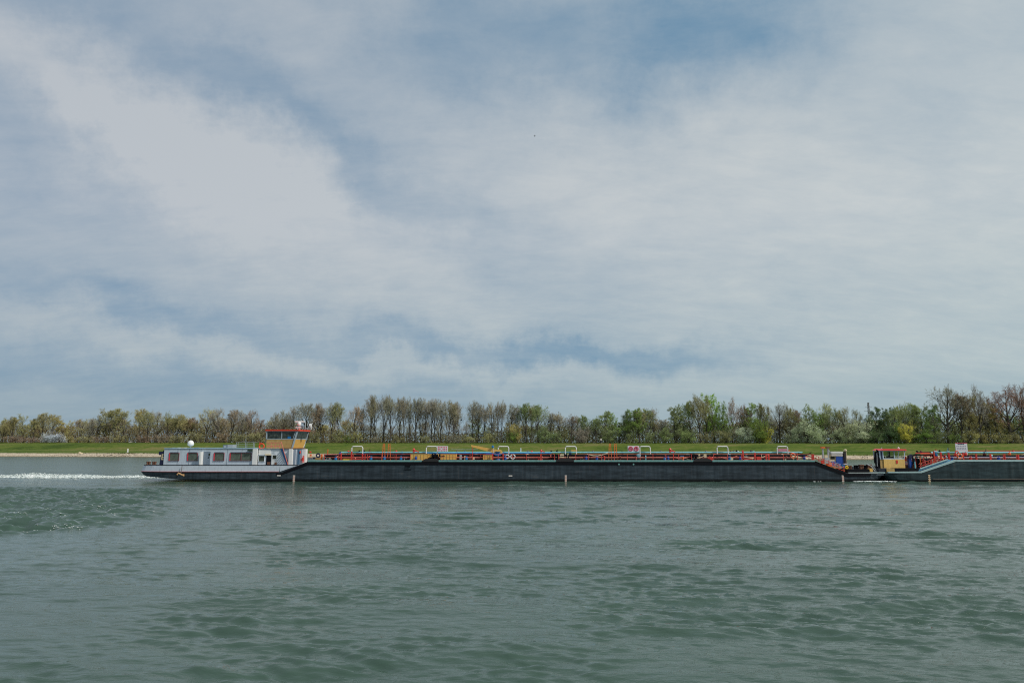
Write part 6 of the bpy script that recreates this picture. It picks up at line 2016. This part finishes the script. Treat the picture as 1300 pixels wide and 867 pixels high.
o, x, y, z = bank_thing('marker_post', 163, 9.5, 'short white marker post on the grass above the gravel shore', 'marker post')
MB().lathe((x, y, z - .2), [(.28, 0), (.28, 1.5), (.22, 1.7), (.05, 1.85)], 8).build('post', WHITE, o); MB().box(x - .3, x + .3, y - .3, y + .3, z - .2, z + .1).build('footing', GALV, o)
o, x, y, z = bank_thing('river_sign', 848.5, 24, 'white river notice board on the dike right of prohibition signs', 'sign')
W_ = lambda py: W(650, py, y)[1]
X2 = lambda px: W(px, 562, y)[0]
MB().box(X2(843.6), X2(853.8), y, y + .12, W_(570.8), W_(566.4)).build('board', SG, o)
for px in (845, 852.4): MB().tube([(X2(px), y + .2, z - .3), (X2(px), y + .2, W_(567))], .08, 5).build('post', GALV, o)
for k, px in enumerate((845.6, 848.4, 850.2)): MB().box(X2(px), X2(px + 1.3), y - .02, y + .01, W_(570.0), W_(568.4)).build('mark', SLATEP, o)
for px, lab in ((72, None), (236, None), (103, None)):
    pass
o, x, y, z = bank_thing('boundary_stone', 102.5, 5.0, 'pale boulder on the gravel shore below the white blossom', 'boulder')
ORG = Vector((0, 0, 0))
ic = ico_clumps([(0, 0, .35, .95, .7, .5), (.7, .1, .2, .6, .5, .35)], 'rock', CREAM); ic.parent = o
# parked white vans just over the crest
def van(px, label, dark=False):
    global ORG
    o, x, y, z = bank_thing('parked_van', px, 66.0, label, 'van', 'white vans parked behind the dike crest')
    mb = MB(); mb.hexa([(x - 2.4, y - .9, z + .35), (x + 2.5, y - .9, z + .35), (x + 2.5, y + .9, z + .35), (x - 2.4, y + .9, z + .35), (x - 2.3, y - .85, z + 1.6), (x + 1.2, y - .85, z + 1.6), (x + 1.2, y + .85, z + 1.6), (x - 2.3, y + .85, z + 1.6)])
    mb.build('body', WHITE, o)
    MB().box(x - 2.2, x + .9, y - .9, y - .84, z + 1.0, z + 1.4).build('window', GLASS, o)
    for dx in (-1.5, 1.6):
        MB().lathe((x + dx, y - .95, z + .35), [(.35, 0), (.35, .25)], 10, 'Y').build('wheel', RUBBER, o)
for px, lab in [(155.6, 'left white van parked on the dike left of the ship'), (162.2, 'right white van parked on the dike left of the ship'), (1175.5, 'white van parked on the dike just right of the yellow cabin'), (1186, 'white van on the dike crest left of the barge notice board'), (1272, 'white van parked on the dike near the right edge')]:
    van(px, lab)
ORG = Vector((0, 0, 0))
# far lattice mast among the trees
o, x, y, z = bank_thing('lattice_mast', 1106, 120, 'thin dark lattice mast standing behind the trees above the engine house', 'mast')
zt = W(650, 511, y)[1]
mb = MB()
for sx in (-.7, .7):
    for sy in (-.7, .7): mb.tube([(x + sx, y + sy, z - .5), (x + sx * .3, y + sy * .3, zt)], .10, 4)
n = 14
for i in range(n):
    a, b = i / n, (i + 1) / n
    for sy in (-.7, .7): mb.tube([(x - .7 + .5 * a, y + sy, z + (zt - z) * a), (x + .7 - .5 * b, y + sy, z + (zt - z) * b)], .06, 4)
mb.build('tower', STEEL, o)
for u, w in ((.80, 2.4), (.9, 1.8)): MB().tube([(x - w, y, z + (zt - z) * u), (x + w, y, z + (zt - z) * u)], .10, 4).build('cross_arm', STEEL, o)
ORG = Vector((0, 0, 0))


def skin_figure(name, pts, edges, m, parent):
    me = bpy.data.meshes.new(name)
    me.from_pydata([p[:3] for p in pts], edges, [])
    ob = bpy.data.objects.new(name, me); COL.objects.link(ob)
    ob.parent = parent
    md = ob.modifiers.new('skin', 'SKIN')
    for v, p in zip(me.skin_vertices[0].data, pts): v.radius = (p[3], p[3])
    me.skin_vertices[0].data[0].use_root = True
    ob.modifiers.new('sub', 'SUBSURF').levels = 1
    me.materials.append(m)
    return ob


SKINM = mat('skin', (.50, .30, .21), .6)
def walker(px, dep, label, top, legs):
    o, x, y, z = bank_thing('person', px, dep, label, 'person')
    body = [(0, 0, .95, .15), (0, 0, 1.2, .14), (0, 0, 1.42, .15), (0, 0, 1.55, .06), (0, 0, 1.70, .095), (-.2, 0, 1.42, .06), (-.26, .05, 1.15, .045), (-.24, -.08, .92, .035), (.2, 0, 1.42, .06), (.26, -.05, 1.15, .045), (.24, .1, .92, .035),
            (-.1, 0, .9, .10), (-.11, -.12, .5, .07), (-.11, -.02, .08, .045), (-.11, -.16, .03, .04), (.1, 0, .9, .10), (.11, .08, .5, .07), (.11, .22, .1, .045), (.11, .1, .03, .04)]
    ed = [(0, 1), (1, 2), (2, 3), (3, 4), (2, 5), (5, 6), (6, 7), (2, 8), (8, 9), (9, 10), (0, 11), (11, 12), (12, 13), (13, 14), (0, 15), (15, 16), (16, 17), (17, 18)]
    skin_figure('body', body, ed, SKINM, o)
    jk = [(0, 0, .98, .19), (0, 0, 1.2, .18), (0, 0, 1.44, .18), (-.2, 0, 1.42, .09), (-.26, .05, 1.15, .07), (-.25, -.05, 1.0, .06), (.2, 0, 1.42, .09), (.26, -.05, 1.15, .07), (.25, .06, 1.0, .06)]
    skin_figure('jacket', jk, [(0, 1), (1, 2), (2, 3), (3, 4), (4, 5), (2, 6), (6, 7), (7, 8)], top, o)
    tr = [(0, 0, .96, .16), (-.1, 0, .88, .12), (-.11, -.12, .5, .09), (-.11, -.02, .13, .07), (.1, 0, .88, .12), (.11, .08, .5, .09), (.11, .22, .15, .07)]
    skin_figure('trousers', tr, [(0, 1), (1, 2), (2, 3), (0, 4), (4, 5), (5, 6)], legs, o)
    hr = [(0, .03, 1.76, .10), (0, .05, 1.68, .08)]
    skin_figure('hair', hr, [(0, 1)], BLACK, o)
    o.scale = (1.15, 1.15, 1.15)
    return o


walker(763, 31.5, 'tiny walker in a white top and dark trousers on the dike crest', WHITE, NAVY)
ORG = Vector((0, 0, 0))
# a bird high over the river
BS = 0.6
bx, bz = W(679, 173, 120)
o = thing('bird', (bx, 120, bz), 'tiny dark bird flying high in the cloudy sky', 'bird')
ORG = Vector(o.location)
FE = mat('dark grey feathers', (.14, .14, .15), .8)
MB().lathe((bx - .28, 120, bz), [(.01, 0), (.05, .08), (.075, .22), (.06, .36), (.035, .44), (.045, .50), (.01, .60)], 8, 'X').build('body', FE, o, smooth=True)
for s in (-1, 1):
    mb = MB(); b = 0
    mb.v = [(bx - .08, 120, bz + .02), (bx + .10, 120, bz + .02), (bx + .08, 120 + s * .32, bz + .14), (bx - .10, 120 + s * .32, bz + .13), (bx - .12, 120 + s * .68, bz + .05), (bx - .08, 120 + s * .7, bz + .06)]
    mb.v += [(a, b_, c_ - .015) for a, b_, c_ in mb.v]
    for q in ((0, 1, 2, 3), (3, 2, 5, 4), (6, 9, 8, 7), (9, 10, 11, 8), (0, 3, 9, 6), (3, 4, 10, 9), (1, 7, 8, 2), (2, 8, 11, 5), (4, 5, 11, 10), (0, 6, 7, 1)): mb.face(q)
    mb.build('wing', FE, o)
mb = MB(); mb.hexa([(bx - .27, 119.98, bz - .01), (bx - .27, 120.02, bz - .01), (bx - .42, 120.07, bz - .01), (bx - .42, 119.93, bz - .01), (bx - .27, 119.98, bz + .01), (bx - .27, 120.02, bz + .01), (bx - .42, 120.07, bz + .01), (bx - .42, 119.93, bz + .01)])
mb.build('tail', FE, o)
o.scale = (BS, BS, BS)
ORG = Vector((0, 0, 0))
